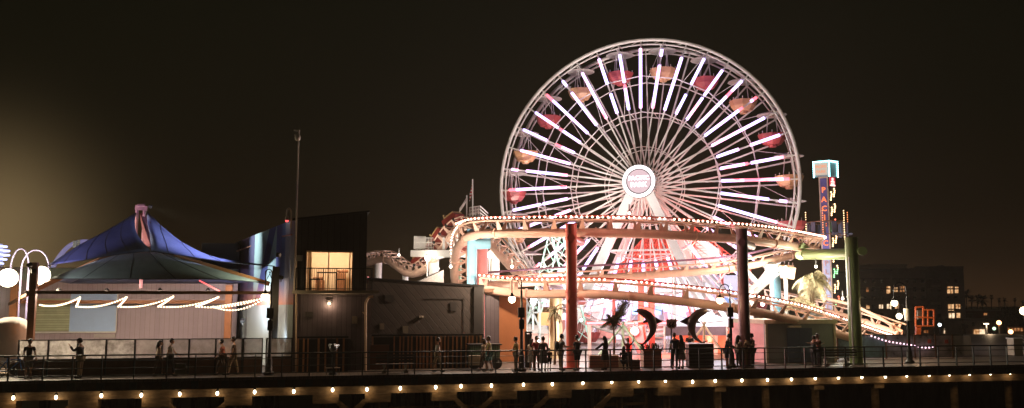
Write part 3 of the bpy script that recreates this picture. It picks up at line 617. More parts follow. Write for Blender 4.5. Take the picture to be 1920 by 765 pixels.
# balcony furniture
def stool_set(x0, wd, z, h, nm, lab):
    t = thing(nm, lab, 'furniture', (x0, TD-.7, z)); q = MB(); q.bx((x0-wd/2, TD-.95, z+h-.05), (x0+wd/2, TD-.45, z+h)); q.build('top', M_black, t)
    for i in (-1, 1):
        for j in (-1, 1): q = MB(); q.bar((x0+i*(wd/2-.04), TD-.7+j*.2, z), (x0+i*(wd/2-.04), TD-.7+j*.2, z+h-.05), .04); q.build('leg', M_black, t)
stool_set(wa.x+W1*.45, 1.0, slab, .95, 'bar_table', 'black bar table on the lit balcony')
stool_set(wa.x+W1*.2, .5, slab, .6, 'bar_stool', 'black stool left of the balcony table'); stool_set(wa.x+W1*.75, .5, slab, .6, 'bar_stool', 'black stool right of the balcony table')
# ---- slatted fences
def slat_fence(x0, x1, t, top, lab, seed, gap=.30, m=None, holes=()):
    rr = random.Random(seed); f = thing('slatted_fence', lab, 'fence', Gt((x0+x1)/2, t)); a = Gt(x0, t).x; c = Gt(x1, t).x; x = a; q = MB()
    while x < c:
        if not any(Gt(h0, t).x < x < Gt(h1, t).x for h0, h1 in holes): q.bx((x, t, 0), (x+.07+rr.random()*.04, t+.08, top-rr.random()*.05))
        x += gap*rr.uniform(.7, 1.3)
    q.cur = 1; q.bx((a, t+.072, .0), (c, t+.13, top-.1)); q.bx((a, t-.02, top-.052), (c, t+.14, top+.05)); q.build('slat_panel', [m or mat('fence_slat', (.30, .14, .06), .7, 0, .4, 3, stretch=(3, 3, .5)), M_black], f)
slat_fence(556, 652, 2.6, 1.75, 'brown vertical slat fence below the balcony building', 3, holes=((580, 590), (615, 628)))
slat_fence(696, 906, 4.0, 1.78, 'brown vertical slat fence below the diagonal sided hall', 5, .24, holes=((696, 728),))
# ---- dark hall with diagonal siding
dh = thing('dark_hall', 'low dark hall with diagonal board siding', 'building', Gt(800, 6))
TS = 6.0; mds = wave_mat('diagonal_siding', (.062, .050, .043), (.03, .024, .02), 'X', 3.2, .6, .5, rot=(0, R(40), 0), thin=.12)
a = Pt(690, 524, TS); c = Pt(908, 538, TS)
q = MB(); q.prism([(a.x, TS, 0), (c.x, TS, 0), (c.x, TS, c.z), (Pt(780, 531, TS).x, TS, Pt(780, 531, TS).z), (a.x, TS, a.z)], (0, .3, 0)); q.bx((c.x-.3, TS+.3, 0), (c.x, TS+9, c.z-.05)); q.build('wall', mds, dh)
q = MB(); q.prism([(a.x, TS-.08, a.z), (Pt(780, 531, TS).x, TS-.08, Pt(780, 531, TS).z), (c.x, TS-.08, c.z), (c.x, TS-.08, c.z+.12), (Pt(780, 531, TS).x, TS-.08, Pt(780, 531, TS).z+.12), (a.x, TS-.08, a.z+.12)], (0, 9, 0)); q.build('roof', M_black, dh)
q = MB(); x = Pt(888, 560, TS).x; q.bx((x, TS-.12, 1.75), (x+.5, TS-.003, c.z)); q.build('corner_panel', mat('dark_panel', (.03, .028, .026), .6), dh)
q = MB(); c2 = Pt(790, 594, TS); q.box((c2.x, TS-.08, c2.z), (.24, .14, .12)); q.ball((c2.x+.05, TS-.15, c2.z), .04, 6, 5); q.build('wall_fitting', mat('beige_metal', (0, 0, 0)), dh)
q = MB(); q.prism([Pt(775, 532, 7.5), Pt(832, 506, 7.5), Pt(832, 535, 7.5)], (0, 3, 0)); q.build('shed_dormer', mat('grey_shingle', (.16, .15, .14), .8, 0, .3, 8, .3), dh)
# ---- annex: grey siding + orange wall
an = thing('orange_annex', 'annex with grey siding and a glowing orange wall right of the dark hall', 'building', Gt(950, 8))
a = Pt(910, 552, 8); c = Pt(936, 552, 8); q = MB(); q.bx((a.x, 8, 0), (c.x, 8.2, a.z+.2)); q.build('wall', mdp, an)
a = Pt(936, 545, 8.6); c = Pt(987, 545, 8.6); q = MB(); q.bx((a.x, 8.6, 0), (c.x, 8.8, a.z)); q.build('wall', mat('orange_plaster', (.30, .11, .035), .6, 0, .1, 1), an)
q = MB(); q.bx((Pt(908, 546, 7.6).x, 7.6, Pt(908, 548, 7.6).z), (Pt(988, 546, 7.6).x, 13, Pt(908, 541, 7.6).z)); q.build('roof', mat('brown_beam', (0, 0, 0)), an)
# ================================================================ FERRIS WHEEL
WC = P(1206, 347, 76.0); wa_ = YAW+R(17)
AX = Vector((math.sin(wa_), math.cos(wa_), 0)); RV = Vector((math.cos(wa_), -math.sin(wa_), 0)); UP = Vector((0, 0, 1))
def WP(r, ang, a=0): return WC+RV*(r*math.cos(ang))+UP*(r*math.sin(ang))+AX*a
wh = thing('ferris_wheel', 'giant white ferris wheel with glowing pink and white light tubes', 'ferris wheel', (WC.x, WC.y, 0))
M_wst = mat('wheel_steel', (.72, .68, .64), .45, 0, .08, 1.5, dirt=.15)
M_wht = mat('wheel_leg_white', (.78, .76, .74), .45, 0, .05, 1, dirt=.1)
RR = 13.0; SEP = 3.0
for a in (0, SEP):
    q = MB(); q.tube([WP(RR, 2*math.pi*k/80, a) for k in range(80)], .16, 8, closed=True); q.tube([WP(RR-.42, 2*math.pi*k/80, a) for k in range(80)], .07, 6, closed=True)
    for k in range(40): q.bar(WP(RR, 2*math.pi*k/40, a), WP(RR-.42, 2*math.pi*(k+.5)/40, a), .05)
    q.build('rim', M_wst, wh, True)
    for rr_, w_ in ((9.75, .05), (6.5, .05), (3.4, .04)):
        q = MB(); n = 20 if rr_ > 5 else 40
        q.tube([WP(rr_, math.pi/2+2*math.pi*k/n, a*(1-(RR-rr_)/RR*.55)+.0) for k in range(n)], w_, 5, closed=True)
        q.build('ring_truss', M_wst, wh)
hubf, hubb = -1.1, SEP+1.1
for k in range(40):
    ang = math.pi/2+2*math.pi*k/40
    q = MB(); q.bar(WP(1.0, ang, hubf), WP(RR-.1, ang, 0), .085, .13); q.build('spoke', M_wst, wh)
    q = MB(); q.bar(WP(1.0, ang, hubb), WP(RR-.1, ang, SEP), .085, .13); q.build('spoke', M_wst, wh)
q = MB()
for k in range(20):
    ang = math.pi/2+2*math.pi*(k+.5)/20
    for r_, d_ in ((RR, .08), (9.75, .05), (6.5, .05)): q.bar(WP(r_, ang, 0 if r_ > 12 else .2), WP(r_, ang, SEP), d_)
    q.bar(WP(9.75, ang, .3), WP(6.5, ang+.157, SEP-.3), .035); q.bar(WP(12.9, ang, 0), WP(9.75, ang+.157, SEP-.2), .035)
q.build('cross_bracing', M_wst, wh)
# hub drum
q = MB(); q.lathe(WC, [(1.1, hubf-.2), (1.1, hubf), (.6, hubf), (.6, hubb), (1.1, hubb), (1.1, hubb+.2)], 24, ax=(RV, UP, AX)); q.build('hub', M_wst, wh, True)
# light tubes
def tube_mat():
    m = bpy.data.materials.new('light_tube_glow'); m.use_nodes = True; t = m.node_tree; b = t.nodes['Principled BSDF']
    tcn = N(t, 'ShaderNodeTexCoord'); n = N(t, 'ShaderNodeTexNoise'); n.inputs['Scale'].default_value = .55; n.inputs['Detail'].default_value = 1; t.links.new(tcn.outputs['Object'], n.inputs['Vector'])
    r = N(t, 'ShaderNodeValToRGB'); t.links.new(n.outputs['Fac'], r.inputs[0]); e = r.color_ramp.elements
    e[0].position = .30; e[0].color = (1, .13, .20, 1); e[1].position = .55; e[1].color = (.60, .48, 1, 1)
    q = e.new(.345); q.color = (1, .42, .62, 1); q = e.new(.40); q.color = (.85, .46, .95, 1)
    t.links.new(r.outputs[0], b.inputs['Emission Color']); b.inputs['Emission Strength'].default_value = 3.4; b.inputs['Base Color'].default_value = (.1, .1, .1, 1)
    return m
M_tube = tube_mat(); M_tred = emit('light_tube_red', (1, .16, .22), 2.6); 
pat = [[(6.7, 12.15)], [(6.7, 9.0), (9.25, 11.9)], [(6.7, 8.6), (9.6, 12.1)], [(6.7, 11.6)], [(6.7, 10.6), (11.45, 12.05)]]
for k in range(40):
    ang = math.pi/2+2*math.pi*k/40
    for (r0, r1) in pat[k % 5]:
        z = lambda r: hubf*(1-(r-1)/12)-.14
        q = MB(); rc = r1-random.uniform(.25, .9)*(1 if random.random() < .32 else 0)
        q.tube([WP(r0, ang, z(r0)), WP(rc, ang, z(rc))], .14, 6); 
        if rc < r1-.1: q.cur = 1; q.tube([WP(rc, ang, z(rc)), WP(r1, ang, z(r1))], .14, 6)
        q.build('light_tube', [M_tube, M_tred], wh, True)
# hub sign
q = MB(); q.lathe(WC, [(1.42, -2.45), (1.42, -2.2)], 40, ax=(RV, UP, AX)); q.build('hub_sign', mat('hub_sign_face', (.10, .07, .08), .6), wh)
hs = wh.children[-1]
q = MB(); q.lathe(WC, [(1.0, -2.485), (1.0, -2.455)], 32, ax=(RV, UP, AX)); q.build('sign_backlight', emit('rose_backlight', (.95, .66, .72), .8), hs)
n = 36; f0 = None
q = MB(); q.tube([WC+RV*(1.24*math.cos(a))+UP*(1.24*math.sin(a))+AX*-2.52 for a in [2*math.pi*k/48 for k in range(48)]], .15, 6, closed=True); q.build('bulb_ring', emit('cool_white_led', (1, .95, .95), 2.2), hs, True)
ml_ = emit('pale_led', (.85, .93, 1), 2.4)
text_mesh('lettering', 'PACIFIC', .50, ml_, hs, WC+AX*-2.56+UP*.27, RV, UP, .02, bold=.018)
text_mesh('lettering', 'PARK', .56, ml_, hs, WC+AX*-2.56-UP*.30, RV, UP, .02, bold=.018)
# A frame legs
for a, s_ in ((-1.75, 1), (SEP+1.75, 1)):
    for sd in (-1, 1):
        top = WC+RV*(sd*.35)+AX*a; bot = WC+RV*(sd*6.6)+AX*(a+(-1.0 if a < 0 else 1.0)); bot.z = 0
        q = MB(); q.bar(bot, top, .75, .55, up=tuple(AX)); q.build('support_leg', M_wht, wh)
    for fr, w_ in ((.42, .16), (.68, .18)):
        l = (WC+RV*-.35+AX*a).lerp(Vector((WC.x, WC.y, 0))+RV*-6.6+AX*a, fr); r = (WC+RV*.35+AX*a).lerp(Vector((WC.x, WC.y, 0))+RV*6.6+AX*a, fr)
        q = MB(); q.bar(l, r, w_); q.build('cross_beam', M_wht, wh)
    q = MB(); q.lathe(WC, [(.7, a-.3), (.7, a+.3)], 20, ax=(RV, UP, AX)); q.build('axle_bearing', M_wst, wh, True)
# gondolas
M_gr = mat('gondola_red', (.34, .06, .06), .35, 0, .1, 2); M_go = mat('gondola_orange', (.52, .29, .15), .35, 0, .1, 2); M_gc = mat('gondola_canopy', (.42, .38, .34), .5, 0, .15, 2)
def gondola(k):
    ang = R(154-18*k); p = WP(12.35, ang, SEP/2); m = M_go if k % 2 == 0 else M_gr
    g = bpy.data.objects.new('gondola', None); COL.objects.link(g); g.parent = wh; g.location = p-wl(wh); g['label'] = ('orange' if k % 2 == 0 else 'red')+' tub gondola under a round shade'
    q = MB(); q.lathe(p, [(.06, .35), (.5, .26), (1.25, .05), (1.28, 0), (1.15, 0), (.1, .12)], 14, ax=(RV, AX, UP)); q.build('shade', M_gc, g, True)
    q = MB()
    for i in (-.3, .3):
        for j in (-.3, .3): q.bar(p+RV*i+AX*j+UP*.15, p+RV*i*1.5+AX*j*1.5-UP*1.5, .05)
    q.tube([p-AX*1.4+UP*.1, p+AX*1.4+UP*.1], .07, 6); q.build('hanger', M_wst, g)
    c = p-UP*2.3; q = MB(); q.lathe(c, [(.45, -.28), (.75, -.25), (1.05, .15), (1.22, .62), (1.10, .62), (.95, .2), (.7, -.02)], 8, ax=(RV, AX, UP))
    q.lathe(c, [(.3, -.48), (.42, -.27)], 8, ax=(RV, AX, UP)); q.build('tub', m, g)
    q = MB()
    for i in range(8): a_ = 2*math.pi*i/8; d = RV*math.cos(a_)+AX*math.sin(a_); q.bar(c+d*1.1+UP*.6, c+d*1.1+UP*.85, .05)
    q.build('rail_stub', M_wst, g)
for k in range(20): gondola(k)

# ================================================================ ROLLER COASTER
co = thing('roller_coaster', 'apricot steel roller coaster looping round the ferris wheel on coloured columns', 'roller coaster', G(1100, 52))
nb_bulb = 0; bulb_stuff = MB()
M_cb = emit('coaster_bulb', (1, .70, .50), 6)
M_strip = mat('bulb_strip_red', (.55, .08, .06), .5)
bulb0 = None
def track(pts, n=8, spine_r=.27, railh=.70, gauge=.50, step=1.1, strip=None, strip_side=0, m=None, spine=True, lab=None, strip_m=None, bank=0, budget=33, walk=False, light_strip=0, under=False):
    """pts spine centre control points"""
    global bulb0, nb_bulb
    m = m or M_cream
    c = resample(crom(pts, n), .4)
    fr = []
    for i, p in enumerate(c):
        d = (c[min(i+1, len(c)-1)]-c[max(i-1, 0)]).normalized(); s = d.cross(UP)
        s = s.normalized() if s.length > .05 else RV.copy()
        u = s.cross(d).normalized()
        if bank: u, s = u*math.cos(bank)+s*math.sin(bank), s*math.cos(bank)-u*math.sin(bank)
        fr.append((p, d, s, u))
    q = MB(); q.tube(c[::2]+[c[-1]], spine_r, 10)
    for k in range(7, len(fr)-2, 15): q.tube([fr[k][0]-fr[k][1]*.04, fr[k][0]+fr[k][1]*.04], spine_r+.06, 14)
    q.build('spine_tube', m, co, True)
    q = MB()
    for sd in (-1, 1): q.tube([p+s*gauge*sd+u*railh for p, d, s, u in fr[::2]]+[fr[-1][0]+fr[-1][2]*gauge*sd+fr[-1][3]*railh], .055, 6)
    st = max(1, int(step/.4))
    for p, d, s, u in fr[::st]:
        for sg_ in (-1, 1): q.prism([p-d*.18+s*spine_r*.55*sg_+u*spine_r*.6, p+d*.18+s*spine_r*.55*sg_+u*spine_r*.6, p+s*gauge*sg_+u*railh+d*.05, p+s*gauge*sg_+u*railh-d*.05], s*sg_*.05)
        q.bar(p-s*gauge+u*railh*.98, p+s*gauge+u*railh*.98, .07)
    q.build('running_rails', m, co)
    if strip:
        sd = strip; off = [p+s*(gauge+.16)*sd+u*(railh+.16) for p, d, s, u in fr]
        q = MB(); q.tube([o_+UP*.05 for o_ in off[::2]+[off[-1]]], .05, 5)
        for k in range(0, len(off), 6): q.bar(off[k], fr[k][0]+fr[k][2]*gauge*sd+fr[k][3]*railh, .04)
        q.build('light_rail', strip_m or M_strip, co)
        bp = resample([o_-UP*.02 for o_ in off], .30)
        for i, b_ in enumerate(bp):
            # bulbs hang on the camera side of the rail
            d = (C0-b_); d.z = 0; d.normalize(); b2 = b_+d*.07
            if random.random() < .035: continue
            if nb_bulb < 100 and i < budget:
                if bulb0 is None: qq = MB(); qq.ball(b2, .062, 8, 6); bulb0 = (qq.build('bulb', M_cb, co, True), b2)
                else: o = bulb0[0].copy(); COL.objects.link(o); o.parent = co; o.location = b2-bulb0[1]
                nb_bulb += 1
            else: bulb_stuff.ball(b2, .062, 8, 6)
    return c
# upper ring: drop at the left, sweep to the right, hairpin, return behind
upper = [P(855, 545, 58), P(852, 520, 57), P(852, 492, 56), P(858, 465, 55), P(874, 446, 53.5), P(905, 438, 52), P(985, 437, 50.6), P(1071, 436, 50.4), P(1200, 438, 50.6), P(1300, 443, 51.3), P(1400, 450, 52.6), P(1465, 458, 54.5), P(1510, 465, 57.5), P(1530, 468, 61), P(1520, 472, 65)]
ctot = track(upper[4:], strip=1, budget=60, step=1.65)
track(upper[:5], strip=1, bank=-.5, budget=15, step=.8)
middle = [P(1520, 472, 65), P(1490, 478, 63.5), P(1440, 490, 62), P(1400, 499, 61), P(1330, 508, 60), P(1200, 517, 59), P(1080, 524, 58), P(985, 530, 58), P(900, 536, 59)]
track(middle, strip=0, step=2.1, railh=.5)
q = MB(); q.tube(crom([p+UP*.85 for p in middle], 6), .08, 6); q.build('handrail', mat('plum_rail', (.35, .18, .28), .45), co, True)
lower = [P(905, 543, 53), P(985, 551, 52), P(1071, 551, 51.5), P(1150, 553, 51.2), P(1250, 562, 51), P(1320, 570, 51), P(1400, 582, 51.3), P(1480, 598, 52.6), P(1560, 622, 55), P(1640, 648, 58), P(1700, 662, 61)]
track(lower, strip=1, budget=60, step=2.05)
# left hill with hump
hill = [P(640, 500, 80), P(690, 492, 75), P(722, 486, 73), P(742, 498, 71.5), P(765, 513, 70.5), P(790, 510, 69.5), P(812, 490, 68.5), P(832, 462, 67.5), P(850, 437, 66.8), P(872, 424, 66), P(895, 430, 65), P(915, 452, 64.4), P(945, 487, 63.6), P(985, 530, 63)]
hc = track(hill, strip=0, step=1.0, spine_r=.30)
q = MB(); lh = [P(880, 424, 69), P(900, 426, 69), P(925, 447, 68), P(960, 485, 67), P(1010, 535, 66)]; c = crom(lh, 6)
for sd in (-.6, .6): q.tube([p+Vector((0, sd, 0)) for p in c], .06, 5); q.tube([p+Vector((0, sd, 1.0)) for p in c], .04, 5)
for p in resample(c, .45): q.box(p, (.25, 1.2, .05)); 
for p in resample(c, 1.1): q.bar(p+Vector((0, -.6, 0)), p+Vector((0, -.6, 1)), .04)
q.build('lift_stairs', mat('grey_steel', (.32, .30, .30), .5, .2), co)
# rear descending piece to the right, over the shed
rp_ = [P(1440, 560, 68), P(1490, 572, 66), P(1540, 583, 64), P(1590, 596, 62), P(1640, 612, 60), P(1690, 630, 58)]
track(rp_, strip=0, step=1.6)
q = MB(); hr = [P(1550, 560, 61), P(1600, 572, 60), P(1650, 596, 59), P(1692, 622, 58)]; q.tube(hr, .11, 8)
for a, c in zip(hr, rp_[2:]): q.bar(a, c, .08)
q.build('handrail', M_cream, co, True)
# red lit lift ramp behind the right part
mrl = mat('red_lattice', (.72, .16, .12), .5, 0, .1, 2)
q = MB(); r0 = [P(1215, 432, 84), P(1300, 437, 84), P(1400, 502, 82)]; 
A0, A1, B0, B1 = P(1268, 432, 82), P(1392, 510, 80), P(1205, 505, 90), P(1300, 505, 88)
pa, pb = P(1300, 425, 80), P(1405, 505, 78); pc, pd = P(1215, 455, 86), P(1310, 505, 84)
for k in range(17):
    f = k/16; q.bar(pa.lerp(pb, f), pc.lerp(pd, f), .12)
for k in range(9):
    f = k/8; q.bar(pa.lerp(pc, f), pb.lerp(pd, f), .12)
for k in range(8): f = k/8; q.bar(pa.lerp(pb, f), pc.lerp(pd, min(1, f+.12)), .08)
q.add([pa-UP*.3, pb-UP*.3, pd-UP*.3, pc-UP*.3], [(0, 1, 2, 3)])
pe, pf, pg, ph = P(1212, 440, 82), P(1255, 436, 82), P(1150, 512, 80), P(1290, 512, 79)
for k in range(15): f = k/14; q.bar(pe.lerp(pf, f), pg.lerp(ph, f), .11)
for k in range(8): f = k/7; q.bar(pe.lerp(pg, f), pf.lerp(ph, f), .10)
q.add([pe+FW*.4, pf+FW*.4, ph+FW*.4, pg+FW*.4], [(0, 1, 2, 3)])
for p in (pg, ph): q.bar(p, Vector((p.x, p.y, 0)), .25)
for p in (pa, pb, pc, pd, pa.lerp(pb, .5), pc.lerp(pd, .5)): q.bar(p, Vector((p.x, p.y, 0)), .25)
q.build('lift_lattice', mrl, co)
# columns
def column(px, d, ytop, m, r=.3, arm=None, discs=(), lab=None, d2=None, ybase=None):
    g = G(px, d); zt = P(px, ytop, d).z
    q = MB(); q.tube([(g.x, g.y, 0), (g.x, g.y, zt)], r, 18); q.tube([(g.x, g.y, 0), (g.x, g.y, .08)], r+.18, 18); q.tube([(g.x, g.y, zt*.52), (g.x, g.y, zt*.52+.07)], r+.05, 18); q.tube([(g.x, g.y, zt-.05), (g.x, g.y, zt)], r+.03, 18)
    o = q.build('column', m, co, True)
    if lab: o['label'] = lab
    for py in discs:
        z = P(px, py, d).z; dd = (C0-g); dd.z = 0; dd.normalize()
        q = MB(); q.lathe(Vector((g.x, g.y, z))+dd*(r-.02), [(.24, 0), (.24, .06), (.20, .07)], 6, ax=(dd.cross(UP), UP, dd)); q.build('flange', m, o)
        q = MB(); q.tube([Vector((g.x, g.y, z)), Vector((g.x, g.y, z))-dd*(3.2 if arm is None else 1)+RT*.6], .22, 12); q.build('arm', m, o, True)
    return o
M_colred = mat('column_red', (.70, .17, .13), .35, 0, .08, 1.5, dirt=.15); M_colp = mat('column_plum', (.27, .14, .17), .4, 0, .1, 1.5, dirt=.2)
M_colg = mat('column_green', (.24, .34, .13), .4, 0, .08, 1.5, dirt=.2); M_colb = mat('column_blue', (.22, .50, .66), .4, 0, .08, 1.5, dirt=.12)
M_colk = mat('column_pink', (.72, .25, .25), .4, 0, .08, 1.5)
column(1073, 47.9, 420, M_colred, .31, discs=(447, 565), lab='front red column with flange discs')
column(1398, 48.8, 430, M_colp, .31, discs=(455,), lab='dark plum column')
g = column(1606, 51.5, 445, M_colg, .36, lab='olive green column with a side arm')
a = P(1600, 476, 51.5); c = P(1500, 478, 60); q = MB(); q.tube([a, P(1512, 477, 55.5)], .33, 16); q.tube([P(1512, 477, 55.5), c], .33, 16); q.prism([P(1500, 465, 55.5), P(1520, 465, 55.5), P(1506, 455, 55.4)], Vector((0, .3, 0))); q.build('arm', M_colg, g, True)
a = P(1606, 471, 51.1); q = MB(); dd = (C0-a); dd.z = 0; dd.normalize(); q.lathe(a+RT*.30+dd*.1, [(.25, 0), (.25, .1)], 16, ax=(dd.cross(UP), UP, (dd+RT*.6).normalized())); q.build('flange', M_colg, g)
q = MB(); a = P(1600, 560, 51.0); q.tube([(a.x-.28, a.y-.2, 0), (a.x-.28, a.y-.2, P(1597, 482, 51).z)], .05, 8); q.build('conduit', M_white, g)
g = column(884, 53.3, 430, M_colb, .30, lab='sky blue column with a stub arm')
q = MB(); q.tube([P(884, 458, 53.3), P(918, 457, 53.6)], .32, 14); q.prism([P(905, 448, 53.4), P(920, 448, 53.4), P(912, 438, 53.4)], Vector((0, .3, 0))); q.build('arm', M_colb, g, True)
column(904, 57, 464, M_colk, .36, lab='coral pink column'); q = MB(); q.tube([P(862, 460, 57.5), P(878, 460, 57.5)], .22, 10); q.tube([P(862, 470, 57.5), P(878, 470, 57.5)], .12, 10); q.build('arm', M_colk, co, True)
column(856, 60, 486, mat('column_sage', (.25, .42, .25), .4), .30, lab='sage green column')
M_colw = mat('column_white', (.75, .74, .72), .45, 0, .05, 1)
column(928, 66, 476, M_colw, .32, lab='white column below the hill'); column(707, 74, 492, M_colw, .30, lab='white column under the hump'); column(758, 71, 514, M_colw, .25, lab='short white column in the dip'); column(812, 68.6, 478, M_colw, .38, lab='white column under the platform')
column(1459, 63, 500, M_colb, .34, lab='pale blue column behind the flood lamps')
for px, py, d, ya in ((848, 440, 67, 478), (856, 430, 67.1, 478)):
    q = MB(); q.tube([P(px, py, d), P(px, ya, d)], .2, 10); q.build('strut', M_colw, co, True)
q = MB(); q.bar(P(812, 487, 68.6), P(838, 478, 67), .25); q.bar(P(812, 482, 68.6), P(822, 506, 68.4), .2); q.bar(P(832, 445, 67), P(832, 468, 67), .16); q.bar(P(835, 448, 67), P(848, 468, 67), .12); q.build('strut', M_colw, co)
# platform with white railing
q = MB(); a, b = P(780, 476, 68.8), P(866, 476, 67); q.bar(a, b, 1.6, .5); 
for z in (0, .4, .8, 1.15): q.bar(P(780, 474, 68)+UP*z, P(812, 474, 67.6)+UP*z, .05)
for k in range(12): p = P(780, 474, 68).lerp(P(812, 474, 67.6), k/11); q.bar(p, p+UP*1.15, .04)
q.box(P(787, 455, 68.3), (.9, .3, 1.0)); q.build('platform', M_white, co)
q = MB(); 
for z in (0, .25, .5, .75, 1.0): q.bar(P(880, 414, 65.5)+UP*z, P(900, 411, 65.5)+UP*z, .05); q.bar(P(900, 411, 65.5)+UP*z, P(915, 424, 68.5)+UP*z, .05)
for k in range(8): p = P(880, 414, 65.5).lerp(P(900, 411, 65.5), k/7); q.bar(p, p+UP*1.0, .04)
q.bar(P(880, 417, 65.5), P(905, 413, 65.5), .8, .3)
q.build('summit_railing', M_white, co)
# floodlights on poles inside the coaster
if bulb_stuff.v: bo = bulb_stuff.build('bulb_garland', M_cb, co, True); bo['kind'] = 'stuff'
# middle bulbs garland under the lower-left spine (bright strip)
# train
tr = thing('coaster_train', 'red and yellow coaster train climbing over the left hill', 'coaster train', P(845, 440, 67))
M_ty = mat('train_yellow', (.42, .28, .12), .5); M_tr = mat('train_red', (.20, .02, .015), .5)
hcs = resample(crom(hill, 8), .2); i0 = min(range(len(hcs)), key=lambda i: (hcs[i]-P(790, 504, 69)).length); i1 = min(range(len(hcs)), key=lambda i: (hcs[i]-P(884, 426, 65.6)).length)
k = i0; 
while k < i1:
    p = hcs[k]; d = (hcs[min(k+3, len(hcs)-1)]-hcs[k-3]).normalized(); s = d.cross(UP).normalized(); u = s.cross(d)
    b = p+u*.85; cr = bpy.data.objects.new('train_car', None); COL.objects.link(cr); cr.parent = tr; cr.location = b-wl(tr)
    q = MB(); q.prism([b-d*.70-u*.1+s*.5, b+d*.70-u*.1+s*.5, b+d*.76+u*.12+s*.5, b+d*.6+u*.30+s*.5, b-d*.74+u*.30+s*.5], s*-1.0); q.build('hull', M_tr, cr)
    q = MB(); q.box(b+u*.44-d*.42, (.14, .9, .40), ax=(d, s, u)); q.box(b+u*.36+d*.1, (1.0, .96, .14), ax=(d, s, u)); q.build('seat_back', M_ty, cr)
    for sd in (-1, 1):
        for dd in (-.45, .45): q = MB(); q.ball(b+s*.5*sd+d*dd-u*.22, .12, 8, 6); q.build('wheel', M_black, cr)
    k += 8
for i, (px, py) in enumerate(((797, 492), (815, 470), (838, 438), (860, 417))):
    pass
# flags at the summit
def flag(px, ytop, ybot, d, m, lab, fw, fh, drop):
    t = thing('flagpole', lab, 'flag', P(px, ybot, d), 'flags at the coaster summit'); q = MB(); q.tube([P(px, ybot, d), P(px, ytop, d)], .05, 6); q.build('pole', M_white, t)
    rows = []
    for i in range(7):
        a = i/6; rows.append([P(px-fw*a, ytop+4+drop*a+fh*v, d)+Vector((0, .12*math.sin(a*7+v), 0)) for v in (0, .33, .66, 1)])
    q = MB(); q.grid(rows); o = q.build('flag', m, t, True); s = o.modifiers.new('thick', 'SOLIDIFY'); s.thickness = .01
flag(875, 366, 412, 65.6, mat('pale_flag', (.75, .7, .68), .7), 'small pale flag left of the taller flag', 13, 8, 20)
flag(886, 336, 412, 65.4, wave_mat('striped_flag', (.7, .68, .66), (.55, .05, .06), 'Z', 4, .7, 0, thin=.5, var=.05), 'tall pole with a striped flag at the coaster summit', 5, 16, 22)

# ================================================================ DROP TOWER
DT = 82.0; tw_ = thing('drop_tower', 'tall drop ride tower with teal bulb edged sign box and lit letters', 'drop tower', G(1563, DT))
b0 = G(1565, DT); xr_ = RT; fd = -FW
# tower tilted front: a left face (blue) and a right face (dark) meeting at an edge
E = Vector((b0.x, b0.y, 0)); da = R(32)
lf = (RT*-math.cos(da)+FW*math.sin(da)); rf = (RT*math.cos(da)+FW*math.sin(da))
zt_ = P(1563, 331, DT).z; HB = 1.05
q = MB(); q.prism([E, E+lf*.84, E+lf*.84+rf*1.0, E+rf*1.0], UP*zt_); q.build('tower_column', mat('tower_black', (.015, .015, .02), .5), tw_)
ln = lf.cross(UP).normalized(); ln = ln if ln.dot(C0-E) > 0 else -ln
rn = rf.cross(UP).normalized(); rn = rn if rn.dot(C0-E) > 0 else -rn
def slabf(base, dirv, nrm, a0, a1, z0, z1, off, th, m, nm, par, sm=False):
    q = MB(); q.prism([base+dirv*a0+UP*z0+nrm*off, base+dirv*a1+UP*z0+nrm*off, base+dirv*a1+UP*z1+nrm*off, base+dirv*a0+UP*z1+nrm*off], nrm*th); return q.build(nm, m, par)
zsp = P(1563, 462, DT).z
slabf(E, lf, ln, .0, .84, 0, zt_, .003, .05, mat('tower_cream', (.62, .45, .32), .5), 'sign_panel', tw_); sp = tw_.children[-1]
slabf(E, lf, ln, .13, .71, zsp-.8, zt_-.15, .06, .03, mat('tower_blue', (.14, .13, .36), .5), 'blue_field', sp)
slabf(E, lf, ln, .13, .71, .6, zsp-.8, .06, .03, mat('tower_pale', (.45, .48, .62), .5), 'pale_field', sp)
M_let = emit('letter_orange', (1, .20, .05), 1.5)
for ch, py in zip('PACIFIC', (356, 374, 391, 408, 424, 440, 456)):
    z = P(1556, py, DT).z; text_mesh('letter', ch, .70, M_let, sp, E+lf*.42+UP*z+ln*.12, -lf, UP, .04, bold=.02, sx=1.0)
for ch, py in zip('PLUNGE', (494, 510, 526, 542, 558, 574)):
    z = P(1556, py, DT).z; text_mesh('letter', ch, .68, emit('letter_faint', (.9, .38, .32), .6), sp, E+lf*.42+UP*z+ln*.12, -lf, UP, .04, bold=.015, sx=1.0)
# bulbs on the right face (clusters of chasing lights)
q0 = None; cnt = 0
def tbulb(p, m, r=.075):
    qq = MB(); qq.ball(p, r, 6, 5); return qq
M_am = emit('amber_bulb', (1, .62, .30), 5); M_rb = emit('red_bulb2', (1, .15, .08), 4); M_gb = emit('green_bulb', (.35, 1, .4), 3)
protoB = {}
for col_, ph in ((.28, 0), (.72, .7)):
    py = 360+ph*(-10)
    i = 0
    while py < 592:
        grp = 5 if i % 2 == 0 else 5
        for k in range(grp):
            z = P(1570, py, DT).z; m = M_am if (i % 5) != 2 else (M_rb if col_ > .5 else M_gb)
            if py > 505 and py < 520: m = M_gb
            p = E+rf*(col_+.07*math.sin(k*1.3))+rn*.07+UP*z
            if m.name not in protoB: o = tbulb(p, m).build('bulb', m, tw_); protoB[m.name] = (o, p)
            else: o = protoB[m.name][0].copy(); COL.objects.link(o); o.parent = tw_; o.location = p-protoB[m.name][1]
            py += 3.6; cnt += 1
        py += 11; i += 1
        if cnt > 92: break
